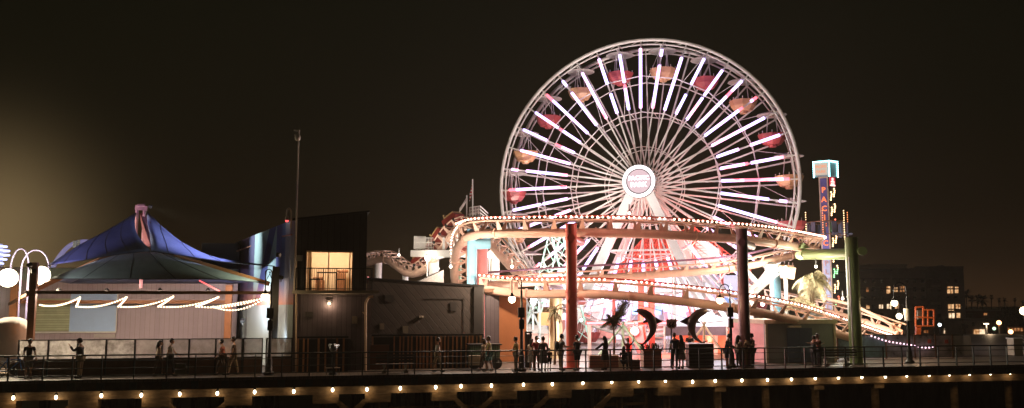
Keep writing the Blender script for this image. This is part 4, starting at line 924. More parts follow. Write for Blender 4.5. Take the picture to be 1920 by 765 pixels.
# red bell shaped emblem at top of dark face
zc = P(1570, 341, DT).z; q = MB(); q.prism([E+rf*.1+UP*(zc-.35)+rn*.06, E+rf*.92+UP*(zc-.35)+rn*.06, E+rf*.92+UP*(zc+.45)+rn*.06, E+rf*.1+UP*(zc+.45)+rn*.06], rn*.03); q.build('emblem_field', emit('crimson_glow', (.9, .02, .06), .8), tw_)
q = MB(); c = E+rf*.5+UP*zc+rn*.12
for w__, dz in ((.85, -.32), (.55, -.18), (.6, .02), (.3, .2), (.28, .34)): q.box(c+UP*dz, (w__*.85, .03, .13), ax=(rf, rn, UP))
q.build('emblem', emit('emblem_pink', (1, .6, .55), 2), tw_)
# head box
zh0, zh1 = P(1563, 331, DT).z, P(1563, 303, DT).z
hb = bpy.data.objects.new('head_box', None)
q = MB(); O2 = E+ln*.2+rn*.2; q.prism([O2, O2+lf*2.0, O2+lf*2.0+rf*1.6, O2+rf*1.22], UP*0.001) if False else None
q.prism([O2+UP*zh0, O2+lf*1.42+UP*zh0, O2+lf*1.42+rf*1.22+UP*zh0, O2+rf*1.22+UP*zh0], UP*(zh1-zh0)); hbx = q.build('head_box', mat('box_grey', (.30, .40, .42), .5), tw_)
slabf(O2, lf, ln, .12, 1.30, zh0+.15, zh1-.15, .003, .03, emit('box_cream_glow', (.90, .72, .58), .7), 'sign_face', hbx)
ml2 = emit('box_letter', (1, .35, .15), .9)
text_mesh('lettering', 'PACIFIC', .34, ml2, hbx, O2+lf*.71+ln*.05+UP*(zh1-.48), -lf, UP, .02, bold=.01, sx=.92)
text_mesh('lettering', 'PARK', .36, ml2, hbx, O2+lf*.71+ln*.05+UP*(zh0+.45), -lf, UP, .02, bold=.01)
M_teal = emit('teal_bulb', (.40, .96, 1), 9)
q = MB(); prot = None
for (a, c) in ((O2+lf*1.42+UP*zh0, O2+lf*1.42+UP*zh1), (O2+lf*1.42+UP*zh1, O2+UP*zh1), (O2+UP*zh0, O2+UP*zh1), (O2+UP*zh1, O2+rf*1.22+UP*zh1), (O2+rf*1.22+UP*zh0, O2+rf*1.22+UP*zh1)):
    L = (c-a).length; n = int(L/.17)
    for k in range(n+1):
        p = a.lerp(c, k/n)+(ln+rn)*.05
        if prot is None: o = tbulb(p, M_teal, .07).build('edge_bulb', M_teal, hbx); prot = (o, p)
        else: o = prot[0].copy(); COL.objects.link(o); o.parent = hbx; o.location = p-prot[1]
# ride carriage ring with seats
zc = P(1563, 428, DT).z
cg = bpy.data.objects.new('carriage', None); COL.objects.link(cg); cg.parent = tw_; cg.location = E+lf*.65+rf*.6+UP*zc-wl(tw_)
cc = E+lf*.65+rf*.6+UP*zc
q = MB(); 
for z in (-.6, .6): q.tube([cc+RT*(1.75*math.cos(a))+FW*(1.75*math.sin(a))+UP*z for a in [2*math.pi*k/24 for k in range(24)]], .06, 6, closed=True)
for k in range(8): a = 2*math.pi*k/8; d = RT*math.cos(a)+FW*math.sin(a); q.bar(cc+d*1.0+UP*.5, cc+d*1.75+UP*.6, .07)
q.build('ring_frame', mat('carriage_bronze', (.25, .14, .08), .5), cg)
for k in range(12):
    a = 2*math.pi*k/12; d = RT*math.cos(a)+FW*math.sin(a); s = d.cross(UP)
    q = MB(); q.box(cc+d*1.85-UP*.1, (.45, .12, 1.3), ax=(s, d, UP)); q.box(cc+d*2.05-UP*.55, (.45, .45, .12), ax=(s, d, UP)); q.build('seat', mat('carriage_grey', (.12, .12, .16), .5), cg)
    if math.sin(a) < .3 and k % 2 == 0:
        q = MB(); 
        for z in range(-5, 8): q.ball(cc+d*1.97+UP*(z*.22), .05, 6, 5)
        o = q.build('light_bar', M_am if k % 4 else emit('orange_bulb', (1, .3, .1), 3), cg)
# ================================================================ PARK INTERIOR (behind the railing, under the wheel)
def area_flood(px, py, d, power, col, label, lens=.0, parent_label=None, tgt=None, r=.3, globe=.3, strength=12, angle=None, post=True):
    c = P(px, py, d)
    t = thing('floodlight', label, 'floodlight', (c.x, c.y, 0), 'park floodlights')
    q = MB(); q.ball(c, globe, 12, 8); q.build('lamp_lens', emit('flood_lens_%d_%d_%d' % (int(col[0]*9), int(col[1]*9), int(col[2]*9)), col, strength), t, True)
    q = MB(); q.lathe(c+UP*globe*.7, [(globe*.9, 0), (globe*.5, .18), (.05, .22)], 10); 
    if post: q.tube([(c.x, c.y+.25, 0), (c.x, c.y+.25, c.z+.2), (c.x, c.y, c.z+.35)], .06, 8)
    q.build('lamp_post', mat('post_white', (.6, .58, .55), .5), t, True)
    if angle: light('SPOT', c+Vector((0, 0, 0)), power, col, t, r, target=tgt, angle=angle)
    else: light('POINT', c+(C0-c).normalized()*(globe+.35), power, col, t, r)
    return t
area_flood(1447, 505, 59, 1300, (1, .90, .72), 'large bright floodlight left of the pale blue column', globe=.42, strength=25)
area_flood(1474, 508, 60, 700, (1, .90, .72), 'second bright floodlight beside the larger one near the orange arm', globe=.25, strength=20)
area_flood(919, 478, 65, 550, (1, .90, .72), 'white floodlight on the column below the coaster hill', globe=.22, strength=18)
area_flood(802, 484, 67.5, 260, (1, .90, .75), 'white floodlight under the coaster platform', globe=.22, strength=18)
area_flood(1001, 565, 58, 700, (1, .92, .85), 'white globe floodlight among green trusses right of the orange wall', globe=.25, strength=18)
# flood fixtures around the wheel base, pointing up at the wheel
for (px, d, col, pw_, lab, tg, ang) in (
    (1075, 66, (1, .91, .84), 17000, 'wheel floodlight left of the front legs', WP(12, R(118)), 72),
    (1330, 62, (1, .91, .84), 17000, 'wheel floodlight right of the front legs', WP(12, R(62)), 72),
    (1205, 62, (1, .90, .84), 2600, 'wheel floodlight in front of the middle', WP(6, R(90)), 100),
    (990, 74, (1, .85, .70), 7000, 'wheel floodlight at the outer left foot', WP(9, R(165)), 80),
    (1480, 70, (1, .85, .72), 7000, 'wheel floodlight at the outer right foot', WP(9, R(15)), 80)):
    g = G(px, d, .8); t = thing('wheel_floodlight', lab+', low on the ground', 'floodlight', (g.x, g.y, 0), 'floodlights washing the wheel')
    q = MB(); q.box((g.x, g.y, .45), (.5, .4, .3)); q.bar((g.x, g.y, 0), (g.x, g.y, .3), .1); q.build('housing', M_steel, t); q = MB(); q.box((g.x, g.y, .615), (.42, .32, .02)); q.build('lamp_lens', emit('wash_lens', (1, .9, .8), 8), t)
    light('SPOT', g, pw_, col, t, .25, target=tg, angle=ang, blend=1)
# coloured lamps inside the rides, many added only to brighten track and walls
for (px, py, d, pw_, col, lab) in (
    (1130, 560, 62, 1500, (1, .88, .86), 'white lamp among the rides left of the shaggy palm'),
    (1230, 520, 66, 2318, (1, .86, .86), 'white lamp hanging before the wheel centre legs'),
    (1290, 455, 77, 1700, (1, .26, .20), 'red lamp lighting the lattice ramp'),
    (1330, 545, 64, 1909, (.80, .86, 1), 'cool white lamp above the tent'),
    (1020, 500, 68, 1773, (1, .86, .74), 'warm lamp among the green trusses'),
    (1190, 615, 60, 1100, (1, .20, .16), 'red lamp behind the left dolphin'),
    (1300, 625, 60, 682, (1, .25, .16), 'red lamp behind the right dolphin'),
    (1090, 600, 54, 770, (1, .75, .70), 'white lamp behind the red column'),
    (1430, 570, 56, 770, (1, .60, .55), 'pink lamp beside the shed roof'),
    (845, 500, 51.5, 990, (1, .80, .65), 'added warm lamp beside the blue column'),
    (960, 500, 50, 1700, (1, .74, .55), 'added warm lamp over the orange annex roof'),
    (1180, 400, 47.0, 260, (1, .40, .32), 'lamp on the upper ring facing the track'),
    (1580, 560, 58, 990, (1, .88, .66), 'added warm lamp behind the green column'),
    (1530, 500, 54, 330, (1, .92, .70), 'warm lamp beside the lit palm'),
    (1080, 530, 83, 3600, (1, .84, .90), 'added lamp washing the arcade front at its left'), (1190, 530, 83, 3600, (.88, .86, 1), 'added lamp washing the arcade front left of its middle'), (1290, 530, 82, 3600, (.86, .86, 1), 'added lamp washing the arcade front right of its middle'), (1370, 540, 80, 1800, (.95, .90, 1), 'added lamp washing the arcade front at its right'), (748, 478, 66, 420, (1, .84, .66), 'added warm lamp over the coaster hump left of the platform'), (-12, 560, 54, 2200, (.95, 1, .85), 'added greenish white lamp before the kiosk at the left edge'), (1200, 480, 77, 700, (1, .26, .20), 'red lamp low inside the wheel legs'), (1540, 548, 76, 1500, (.92, .94, 1), 'added cool lamp before the foot of the drop tower'), (1010, 640, 56, 500, (1, .78, .70), 'lamp before the pale booth')):
    c = P(px, py, d); t = thing('fill_lamp', lab, 'lamp', c, 'ride lamps'); q = MB(); q.ball(c, .14 if px in (1230, 1330, 1430) else .085, 8, 6); q.build('globe', emit('lamp_%d_%d_%d' % tuple(int(x*9) for x in col), col, 10), t, True)
    q = MB(); q.tube([c+UP*.1, c+UP*.5], .03, 6); q.lathe(c+UP*.1, [(.12, 0), (.04, .1)], 8); q.build('cord', M_steel, t)
    light('POINT', c+(C0-c).normalized()*.3, pw_, col, t, .2)
# ---- back buildings of the park
mpw = mat('pale_arcade', (.52, .52, .64), .6, 0, .15, .4, dirt=.2); mbl = mat('blue_awning', (.16, .28, .58), .6); mcream2 = mat('cream_wall', (.68, .58, .48), .6, 0, .1, 1)
ab = thing('arcade_building', 'pale arcade hall behind the wheel legs', 'building', Gt(1240, 44))
def pwall(x0, x1, ytop, d, m, z0=0, nm='wall', par=ab, th=.3):
    a = P(x0, ytop, d); c = P(x1, ytop, d); q = MB(); q.prism([Vector((a.x, a.y, z0)), Vector((c.x, c.y, z0)), c, a], FW*th); return q.build(nm, m, par)
pwall(1015, 1405, 516, 88, mpw); pwall(1060, 1200, 520, 87.4, mcream2, z0=4, nm='upper_facade')
q = MB()
for k in range(9):
    a = P(1030+k*46, 600, 87.6); c = P(1060+k*46, 640, 87.6); q.prism([Vector((a.x, a.y, 0.1)), Vector((c.x, c.y, .1)), c+UP*(a.z-c.z), a], FW*.2)
q.build('openings', mat('arcade_opening', (.30, .12, .09), .6), ab)
for k, (x0, x1, y0, y1, m) in enumerate(((1185, 1240, 575, 590, mbl), (1075, 1120, 590, 602, M_red), (1350, 1400, 560, 575, mbl))):
    q = MB(); q.prism([P(x0, y1, 86), P(x1, y1, 86), P(x1, y0, 87.3), P(x0, y0, 87.3)], UP*.08); q.build('awning', m, ab)
# orange market stand wall behind right dolphin
st = thing('game_stall', 'game stall with a coral red back wall, added red glow bar and blue white tent roof', 'stall', Gt(1320, 16))
a = P(1262, 620, 62); c = P(1385, 620, 62); q = MB(); q.prism([Vector((a.x, a.y, 0)), Vector((c.x, c.y, 0)), c, a], FW*.3); q.build('back_wall', mat('coral_wall', (.70, .22, .12), .6), st)
q = MB(); A_ = [P(1246, 612, 59), P(1362, 612, 59), P(1392, 609, 66), P(1275, 609, 66)]; ap = P(1318, 582, 62.5)
q.add(A_+[ap], [(0, 1, 4), (1, 2, 4), (2, 3, 4), (3, 0, 4)]); o = q.build('tent_roof', mat('tent_fabric', (.50, .56, .72), .6, 0, .06, 2), st); s = o.modifiers.new('t', 'SOLIDIFY'); s.thickness = .03
q = MB(); q.prism([A_[0], A_[1], A_[1]-UP*.6, A_[0]-UP*.6], FW*.03); q.build('valance', mat('plum_valance', (.22, .18, .24), .6), st)
for p in A_: q = MB(); q.bar(Vector((p.x, p.y, 0)), p, .08); q.build('tent_pole', M_white, st)
q = MB(); q.bar(P(1240, 667, 50.8), P(1262, 667, 50.8), .3, .3); q.build('deck_glow_bar', emit('deck_red_glow', (1, .22, .16), 2.5), st)  # glowing bar put in for the red glow on the deck
# second pale tent at left
st2 = thing('ticket_booth', 'pale booth with a shingled grey roof right of the orange wall', 'booth', G(1000, 60))
a = P(984, 622, 58); c = P(1028, 622, 58); q = MB(); q.prism([Vector((a.x, a.y, 0)), Vector((c.x, c.y, 0)), c, a], FW*3); q.build('wall', mat('booth_pink', (.68, .45, .40), .6), st2)
q = MB(); q.prism([P(980, 624, 57.5), P(1032, 626, 57.5), P(1024, 612, 59), P(984, 608, 59)], FW*1.5); q.build('roof', mat('grey_shingle', (0, 0, 0)), st2)
q = MB(); a = P(1008, 626, 57.9); q.prism([P(1008, 626, 57.9), P(1020, 626, 57.9), P(1020, 640, 57.9), P(1008, 640, 57.9)], FW*.05); q.build('window', mat('booth_window', (.5, .48, .45), .3), st2)
# red neon bars across
rb = thing('neon_canopy_frame', 'long red neon lit beam of a ride behind the dolphins', 'neon beam', G(1220, 61))
q = MB(); q.bar(P(1098, 606, 61), P(1350, 605, 61), .22, .22); q.build('beam', M_red, rb)
for x0, x1 in ((1100, 1138), (1152, 1196), (1232, 1256), (1268, 1300), (1302, 1330)):
    q = MB(); q.bar(P(x0, 606, 60.8), P(x1, 605.5, 60.8), .16); q.build('neon_tube', emit('neon_red_pink', (1, .22, .25), 3.5), rb)
for x in (1105, 1342): q = MB(); q.bar(G(x, 61), P(x, 606, 61), .2); q.build('post', M_white, rb)
# light green tripod rides
M_sg = mat('sage_paint', (.42, .60, .40), .45); M_yg = mat('yellow_paint', (.62, .58, .42), .45)
def tripod(px, py, d, spread, m, lab, legs=4):
    t = thing('ride_mast', lab, 'ride', G(px, d), 'tripod masts of the rides'); ap = P(px, py, d); g = G(px, d)
    q = MB(); q.tube([g, ap], .09, 8); q.ball(ap, .14, 8, 6); q.build('mast', m, t, True)
    for k in range(legs):
        a = 2*math.pi*k/legs+.4; q = MB(); q.bar(ap-UP*.1, g+Vector((math.cos(a)*spread, math.sin(a)*spread, .1)), .09); q.build('leg', m, t)
    for k in range(6):
        a = 2*math.pi*k/6; q = MB(); e_ = ap+Vector((math.cos(a)*spread*.8, math.sin(a)*spread*.8, .15)); q.bar(ap, e_, .06); q.build('arm', M_wht, t)
tripod(1168, 606, 58, 2.2, M_sg, 'sage green tripod mast with spreading legs left of the left dolphin')
tripod(1320, 606, 57, 1.9, M_yg, 'yellow tripod mast behind the right dolphin')
# pink ride house with porthole
pk = thing('ride_house', 'tilted pink panel with a round porthole left of the left dolphin', 'ride', G(1194, 60))
q = MB(); q.prism([P(1181, 614, 60), P(1206, 610, 60), P(1214, 660, 60), P(1196, 662, 60)], FW*.4); q.build('panel', mat('pink_panel', (.72, .32, .36), .5), pk)
q = MB(); q.lathe(P(1190, 621, 59.95), [(.30, 0), (.30, .05), (.2, .06)], 16, ax=(RT, UP, -FW)); q.build('porthole', mat('port_grey', (.3, .25, .3), .4), pk)
q = MB(); q.bar(P(1181, 614, 60), G(1183, 60), .12); q.bar(P(1206, 612, 60), G(1214, 60), .12); q.build('frame', M_red, pk)
# teal green A-frame lattice towers at the left of the wheel
def lattice(pts, w, m, par, nm='lattice_leg', seg=1.0):
    a, c = Vector(pts[0]), Vector(pts[1]); d = (c-a); L = d.length; d.normalize(); s = d.cross(FW).normalized(); t_ = FW
    q = MB(); cs = [s*w/2+t_*w/2, s*-w/2+t_*w/2, s*-w/2-t_*w/2, s*w/2-t_*w/2]
    for o_ in cs: q.bar(a+o_, c+o_, .09)
    n = max(1, int(L/seg))
    for k in range(n):
        for i in range(4): q.bar(a+d*(L*k/n)+cs[i], a+d*(L*(k+1)/n)+cs[(i+1) % 4], .05)
    return q.build(nm, m, par)
M_tl = mat('teal_steel', (.30, .55, .48), .45)
tg = thing('swing_tower', 'teal lattice tower of a swing ride left of the wheel', 'ride', G(1020, 70))
lattice((P(990, 640, 70), P(1040, 440, 70)), .9, M_tl, tg); lattice((P(1095, 640, 70), P(1044, 440, 70)), .9, M_tl, tg)
lattice((P(1000, 560, 70), P(1080, 560, 70)), .6, M_tl, tg, 'lattice_beam'); lattice((P(1018, 510, 70), P(1066, 510, 70)), .5, M_tl, tg, 'lattice_beam')
q = MB(); q.bar(P(1008, 598, 69.5), P(1040, 598, 69.5), 1.2, 1.0); q.build('swing_boat', mat('boat_orange', (.70, .42, .18), .5), tg)
sw2 = thing('blue_truss', 'pale blue truss tower beside the orange wall', 'ride', G(998, 57))
for a, c in (((986, 560), (1010, 610)), ((1010, 560), (986, 610)), ((987, 560), (987, 650)), ((1012, 560), (1012, 650)), ((986, 586), (1012, 586))): q = MB(); q.bar(P(a[0], a[1], 57), P(c[0], c[1], 57), .12); q.build('truss_bar', mat('pale_blue_steel', (.45, .62, .68), .5), sw2)
yc = thing('yellow_column', 'thick pale yellow column left of the red column', 'column', G(1042, 55)); q = MB(); q.tube([G(1042, 55), P(1042, 556, 55)], .42, 16); q.build('shaft', mat('pale_yellow', (.75, .62, .36), .5), yc, True); q = MB(); q.tube([G(1042, 55), G(1042, 55, .1)], .6, 16); q.build('base', M_white, yc)
# red vertical frame behind the left dolphin
rv = thing('red_ride_frame', 'tall red twin post frame behind the left dolphin', 'ride', G(1212, 64))
for x in (1202, 1222): q = MB(); q.bar(G(x, 64), P(x, 522, 64), .35); q.build('post', M_red, rv)
for y_ in (530, 580): q = MB(); q.bar(P(1199, y_, 64), P(1225, y_, 64), .35); q.build('crossbar', M_red, rv)
# slide stripes / white diagonal slides right of wheel base
sl = thing('white_slide', 'white fan of slide rails sloping down right of the wheel legs', 'slide', G(1350, 70))
for k in range(5): q = MB(); q.bar(P(1262+k*14, 500, 72), P(1320+k*22, 600, 66), .35, .12); q.build('lane', M_wht, sl)
for x in (1265, 1320): q = MB(); q.bar(G(x, 72), P(x, 502, 72), .2); q.build('post', M_wht, sl)
# white diagonal struts of the wheel drive near right floodlight
sb = thing('white_brace_frame', 'white diagonal brace frame under the bright floodlights', 'frame', G(1425, 62))
for a, c in (((1448, 508), (1405, 545)), ((1458, 512), (1415, 550)), ((1390, 500), (1430, 540))): q = MB(); q.bar(P(a[0], a[1], 60), P(c[0], c[1], 61), .25); q.build('brace', M_wht, sb)
q = MB(); q.bar(G(1408, 61), P(1408, 543, 61), .25); q.build('post', M_wht, sb)
for (a, c) in (((1370, 500), (1345, 530)), ((1340, 515), (1400, 468))): q = MB(); q.bar(P(a[0], a[1], 66), P(c[0], c[1], 66), .14); q.build('brace', mat('pink_steel', (.7, .35, .33), .5), sb)
bn_ = thing('apricot_banner_box', 'apricot box panel hanging beside the bright floodlights', 'panel', P(1485, 510, 60)); q = MB(); q.prism([P(1463, 498, 60.5), P(1493, 502, 60.5), P(1489, 524, 60.5), P(1466, 520, 60.5)], FW*.4); q.build('panel', M_cream, bn_)
q = MB(); q.bar(P(1475, 520, 60.8), G(1475, 60.8), .12); q.build('post', M_white, bn_)

# ================================================================ DOLPHINS, PLINTHS, SIGN
M_dol = mat('dark_bronze', (.05, .03, .027), .4, .2, .5, 5, .4)
def dolphin(lab, pts, d, fin, flipper, fluke, beak):
    t = thing('dolphin_sculpture', lab, 'sculpture', G(pts[-1][0], d), 'leaping dolphin sculptures')
    pp = crom([P(x, y, d) for x, y, r in pts], 6); rr = []
    n = len(pts)
    for i in range(n-1):
        for k in range(6): f = k/6; rr.append((pts[i][2]*(1-f)+pts[i+1][2]*f)/F*d)
    rr.append(pts[-1][2]/F*d)
    q = MB(); q.tube(pp, rr, 12)
    def fin3(tri, th=.05):
        a = [P(x, y, d) for x, y in tri]; cen = sum(a, Vector())/3
        vs = [p-FW*.01 for p in a]+[cen-FW*th, cen+FW*th]+[]; q.add([a[0], a[1], a[2], cen-FW*th, cen+FW*th], [(0, 1, 3), (1, 2, 3), (2, 0, 3), (1, 0, 4), (2, 1, 4), (0, 2, 4)])
    fin3(fin); fin3(flipper)
    tl = P(pts[-1][0], pts[-1][1], d); 
    dr_ = (tl-pp[-6]).normalized(); sd_ = dr_.cross(FW).normalized(); fk = [tl-dr_*.08, tl+sd_*.26+dr_*.16-FW*.12, tl+dr_*.06, tl-sd_*.26+dr_*.16+FW*.12]; q.prism([p-FW*.02 for p in fk], FW*.05)
    q.build('body', M_dol, t, True)
    return t
dolphin('leaping dark dolphin sculpture on the left, beak pointing left', [(1188, 583.5, .6), (1194, 584, 1.7), (1196.5, 583.5, 4.4), (1202, 584.5, 6.4), (1210, 588, 7.8), (1217, 594, 8.6), (1222, 602, 8.6), (1224, 612, 7.8), (1223, 621, 6.2), (1219, 630, 4.4), (1213, 638, 2.9), (1208, 643, 2.0), (1204, 646, 1.5)], 49.0, [(1225, 592), (1243, 603), (1227, 610)], [(1215, 594), (1202, 607), (1218, 604)], [(1199, 645), (1196, 649)], None)
dolphin('leaping dark dolphin sculpture on the right, beak pointing right', [(1333, 583, .6), (1327, 583.5, 1.7), (1324, 583.5, 4.4), (1318, 584.5, 6.4), (1310, 588, 7.8), (1303, 594, 8.6), (1298, 602, 8.8), (1296.5, 612, 8), (1298, 621, 6.4), (1302, 630, 4.6), (1307, 636, 3.1), (1313, 640.5, 2.1), (1318, 643, 1.5)], 49.0, [(1293, 592), (1274, 603), (1292, 611)], [(1303, 594), (1315, 607), (1301, 605)], [(1325, 643.5), (1328, 646)], None)
a = G(1315, 48.8); q = MB(); pl = thing('slatted_plinth', 'black slatted timber plinth under the right dolphin', 'plinth', a)
x0, x1 = G(1292, 48.2), G(1339, 48.2); zt = P(1315, 646, 48.2).z
for k in range(7):
    z = .1+k*(zt-.2)/6.3; q = MB(); q.prism([x0+UP*z, x1+UP*z, x1+UP*(z+.15), x0+UP*(z+.15)], FW*.9); q.build('slat', M_black, pl)
q = MB(); q.prism([x0+UP*zt-FW*.05, x1+UP*zt-FW*.05, x1+UP*(zt+.05)-FW*.05, x0+UP*(zt+.05)-FW*.05], FW*1.2); q.build('top', mat('plinth_top', (.5, .47, .45), .5), pl)
q = MB(); q.prism([x0+FW*.15, x1+FW*.15, x1+FW*.15+UP*(zt-.02), x0+FW*.15+UP*(zt-.02)], FW*.6); q.build('core', M_black, pl)
q = MB(); pt = P(1319, 643, 49); q.tube([pt, pt-UP*.15], .05); q.build('dolphin_pin', M_black, pl)
pp = thing('timber_planter', 'square timber planter under the left dolphin', 'planter', G(1224, 49))
x0, x1 = G(1207, 48.4), G(1241, 48.4); zt = P(1224, 658, 48.4).z; mpl = wave_mat('planter_boards', (.26, .13, .08), (.06, .03, .02), 'Z', 6, .7, .5, thin=.15)
q = MB(); q.prism([x0, x1, x1+UP*zt, x0+UP*zt], FW*1.2); q.build('box', mpl, pp); q = MB(); q.prism([x0+UP*zt-FW*.04-RT*.04, x1+UP*zt-FW*.04+RT*.04, x1+UP*(zt+.06)-FW*.04+RT*.04, x0+UP*(zt+.06)-FW*.04-RT*.04], FW*1.28); q.build('rim', mwood2, pp)
q = MB(); rr_ = random.Random(2)
for k in range(60): c = x0.lerp(x1, rr_.random())+FW*rr_.uniform(.1, 1.1)+UP*(zt+.05); q.bar(c, c+Vector((rr_.uniform(-.2, .2), rr_.uniform(-.2, .2), rr_.uniform(.1, .35))), .05, .01)
q.tube([P(1203, 646, 49)-UP*.0, P(1206, 656, 49)], .05); q.build('plants', mat('dark_leaf', (.03, .05, .02), .6), pp)
# low long planter walls left
for (xa, xb, yt, d, lab) in ((1106, 1160, 668, 48.2, 'long low timber planter behind the woman in the dark coat'), (1161, 1180, 671, 48.0, 'short yellow sided planter next to the long one'), (1182, 1200, 676, 47.6, 'low brown planter beside the seated person')):
    t = thing('timber_planter', lab, 'planter', G((xa+xb)/2, d)); a, c = G(xa, d), G(xb, d); z = P(xa, yt, d).z
    q = MB(); q.prism([a, c, c+UP*z, a+UP*z], FW*.8); q.build('box', mpl if xa != 1161 else M_yg, t); q = MB(); q.prism([a+UP*z-FW*.03, c+UP*z-FW*.03, c+UP*(z+.05)-FW*.03, a+UP*(z+.05)-FW*.03], FW*.86); q.build('rim', mat('rim_tan', (.45, .30, .18), .6), t)
# route sign
sg = thing('route_sign', 'shield shaped road sign reading 66 on a dark pole between the dolphins', 'sign', G(1258.5, 48.6))
q = MB(); q.tube([G(1258.5, 48.6), P(1258.5, 600, 48.6)], .04, 8); q.build('pole', M_black, sg)
c = P(1259, 607, 48.5); S = .30
sh = [(-.95, .55), (-.8, .95), (-.45, .8), (0, .95), (.45, .8), (.8, .95), (.95, .55), (.82, .1), (.95, -.3), (.6, -.8), (0, -1), (-.6, -.8), (-.95, -.3), (-.82, .1)]
q = MB(); q.prism([c+RT*x*S*1.05+UP*y*S*.95 for x, y in sh], FW*.04); q.build('sign_plate', mat('sign_tan', (.62, .50, .42), .6), sg)
q = MB(); q.prism([c-FW*.003+RT*-.27+UP*.08, c-FW*.003+RT*.27+UP*.08, c-FW*.003+RT*.27+UP*.105, c-FW*.003+RT*-.27+UP*.105], -FW*.004); q.build('divider', M_black, sg)
text_mesh('number', '66', .36, M_black, sg, c-FW*.01-UP*.08, RT, UP, .01, bold=.012)

# ================================================================ PALMS AND SHRUBS
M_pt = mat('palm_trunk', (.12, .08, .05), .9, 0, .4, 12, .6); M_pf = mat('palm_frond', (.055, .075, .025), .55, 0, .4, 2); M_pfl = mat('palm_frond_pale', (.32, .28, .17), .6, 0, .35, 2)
def palm(px, d, ycrown, lab, r=1.2, n=26, m=None, seed=1, trunk=.1, droop=1.2, up=.3, wide=.5, shag=True, base=None):
    rr = random.Random(seed); t = thing('palm_tree', lab, 'palm', base or G(px, d), None); g = base or G(px, d); c = P(px, ycrown, d)
    q = MB(); q.tube(crom([g, g.lerp(c, .5)+Vector((.05, 0, 0)), c], 6), [trunk*1.25]*6+[trunk]*7, 10); q.build('trunk', M_pt, t, True)
    q = MB()
    for k in range(n):
        az = 2*math.pi*k/n+rr.uniform(-.2, .2); el = rr.uniform(-.5, 1.25); L = r*rr.uniform(.75, 1.15)
        d0 = Vector((math.cos(az)*math.cos(el), math.sin(az)*math.cos(el), math.sin(el)))
        pts = []; p = c.copy(); v = d0.copy()
        for i in range(9): pts.append(p.copy()); p = p+v*L/8; v = (v+Vector((0, 0, -droop*.16))).normalized()
        q.tube(pts, [.025*(1-i/10) for i in range(9)], 4)
        for i in range(1, 9):
            a = pts[i]; dr = (pts[i]-pts[i-1]).normalized(); sd = dr.cross(UP); sd = sd.normalized() if sd.length > .01 else RT
            ll = wide*r*.46*math.sin(math.pi*(i+.8)/10)
            for j in range(5):
                aa = pts[i-1].lerp(a, j/5)
                for s in (-1, 1):
                    tip = aa+sd*s*ll+dr*ll*.5+Vector((0, 0, -ll*rr.uniform(.3, .9))); w = dr*.013*r
                    q.add([aa-w, aa+w, tip], [(0, 1, 2)])
    q.build('crown', m or M_pf, t)
    return t
PL = palm(1150, 49.5, 603, 'shaggy young palm standing before the bright rides', .8, 22, None, 3, .05, .5, wide=.8)
q = MB(); rr_ = random.Random(12)
for k in range(420):
    f = rr_.random(); c = P(1148+24*f+rr_.gauss(0, 3.2+3*math.sin(3*f)), 610-42*f+rr_.gauss(0, 2.5), 49.5)+FW*rr_.gauss(0, .2); v = Vector((.35+rr_.gauss(0, .35), rr_.gauss(0, .4), .6+rr_.gauss(0, .5))).normalized()*rr_.uniform(.2, .42)
    w_ = v.cross(FW).normalized()*.018; q.add([c-w_, c+w_, c+v], [(0, 1, 2)])
q.build('leaf_plume', mat('palm_olive', (.13, .12, .06), .6, 0, .3, 3), PL)
palm(1040, 51, 584, 'drooping palm left of the red column', 1.0, 13, mat('palm_olive', (.13, .12, .06), .6, 0, .3, 3), 5, .06, 2.0, wide=.35)
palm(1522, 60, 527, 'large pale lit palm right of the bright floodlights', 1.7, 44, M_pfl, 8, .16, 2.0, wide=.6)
sb_ = thing('bush', 'pale lit bush of grassy leaves left of the large palm', 'bush', G(1500, 59)); q = MB(); rr_ = random.Random(9)
for k in range(700):
    u_ = rr_.random(); c = P(1478+u_*62, 580-rr_.random()*22*math.sin(math.pi*min(1, u_+.15)), 59+rr_.uniform(-1, 1)); q.add([c, c+Vector((rr_.uniform(-.4, .4), rr_.uniform(-.3, .3), rr_.uniform(-.3, .25))), c+Vector((rr_.uniform(-.1, .1), 0, rr_.uniform(.05, .12)))], [(0, 1, 2)])
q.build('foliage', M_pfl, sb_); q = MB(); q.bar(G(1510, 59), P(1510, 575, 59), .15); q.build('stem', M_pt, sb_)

# ================================================================ UTILITY SHED
ts = 4.2
sd = thing('utility_shed', 'grey utility shed with blue double door and pale trim', 'shed', Gt(1500, ts))
a = Gt(1437, ts); c = Gt(1568, ts); zt = Pt(1500, 607, ts).z
mgs = mat('shed_grey', (.17, .19, .19), .6, 0, .08, 1.5, dirt=.15)
q = MB(); q.bx((a.x, ts, 0), (c.x, ts+.2, zt)); q.bx((c.x-.2, ts+.2, 0), (c.x, ts+4.5, zt)); q.build('wall', mgs, sd)
q = MB(); q.bx((a.x, ts+.2, 0), (a.x+.2, ts+4.5, zt)); q.build('side_wall', mat('shed_side_pink_lit', (.62, .30, .32), .6), sd)  # pink light from the rides put into the side wall colour
q = MB(); q.bx((a.x-.12, ts-.12, zt), (c.x+.12, ts+4.6, zt+.25)); q.build('roof', mat('shed_trim', (.42, .36, .26), .6), sd)
q = MB(); q.bx((a.x-.02, ts-.06, 0), (a.x+.13, ts-.003, zt-.002)); q.bx((c.x-.13, ts-.06, 0), (c.x+.02, ts-.003, zt-.002)); q.build('corner_trim', mat('shed_trim', (0, 0, 0)), sd)
da_, dc = Gt(1477, ts), Gt(1524, ts); zd = Pt(1500, 615, ts).z; dm = (da_.x+dc.x)/2
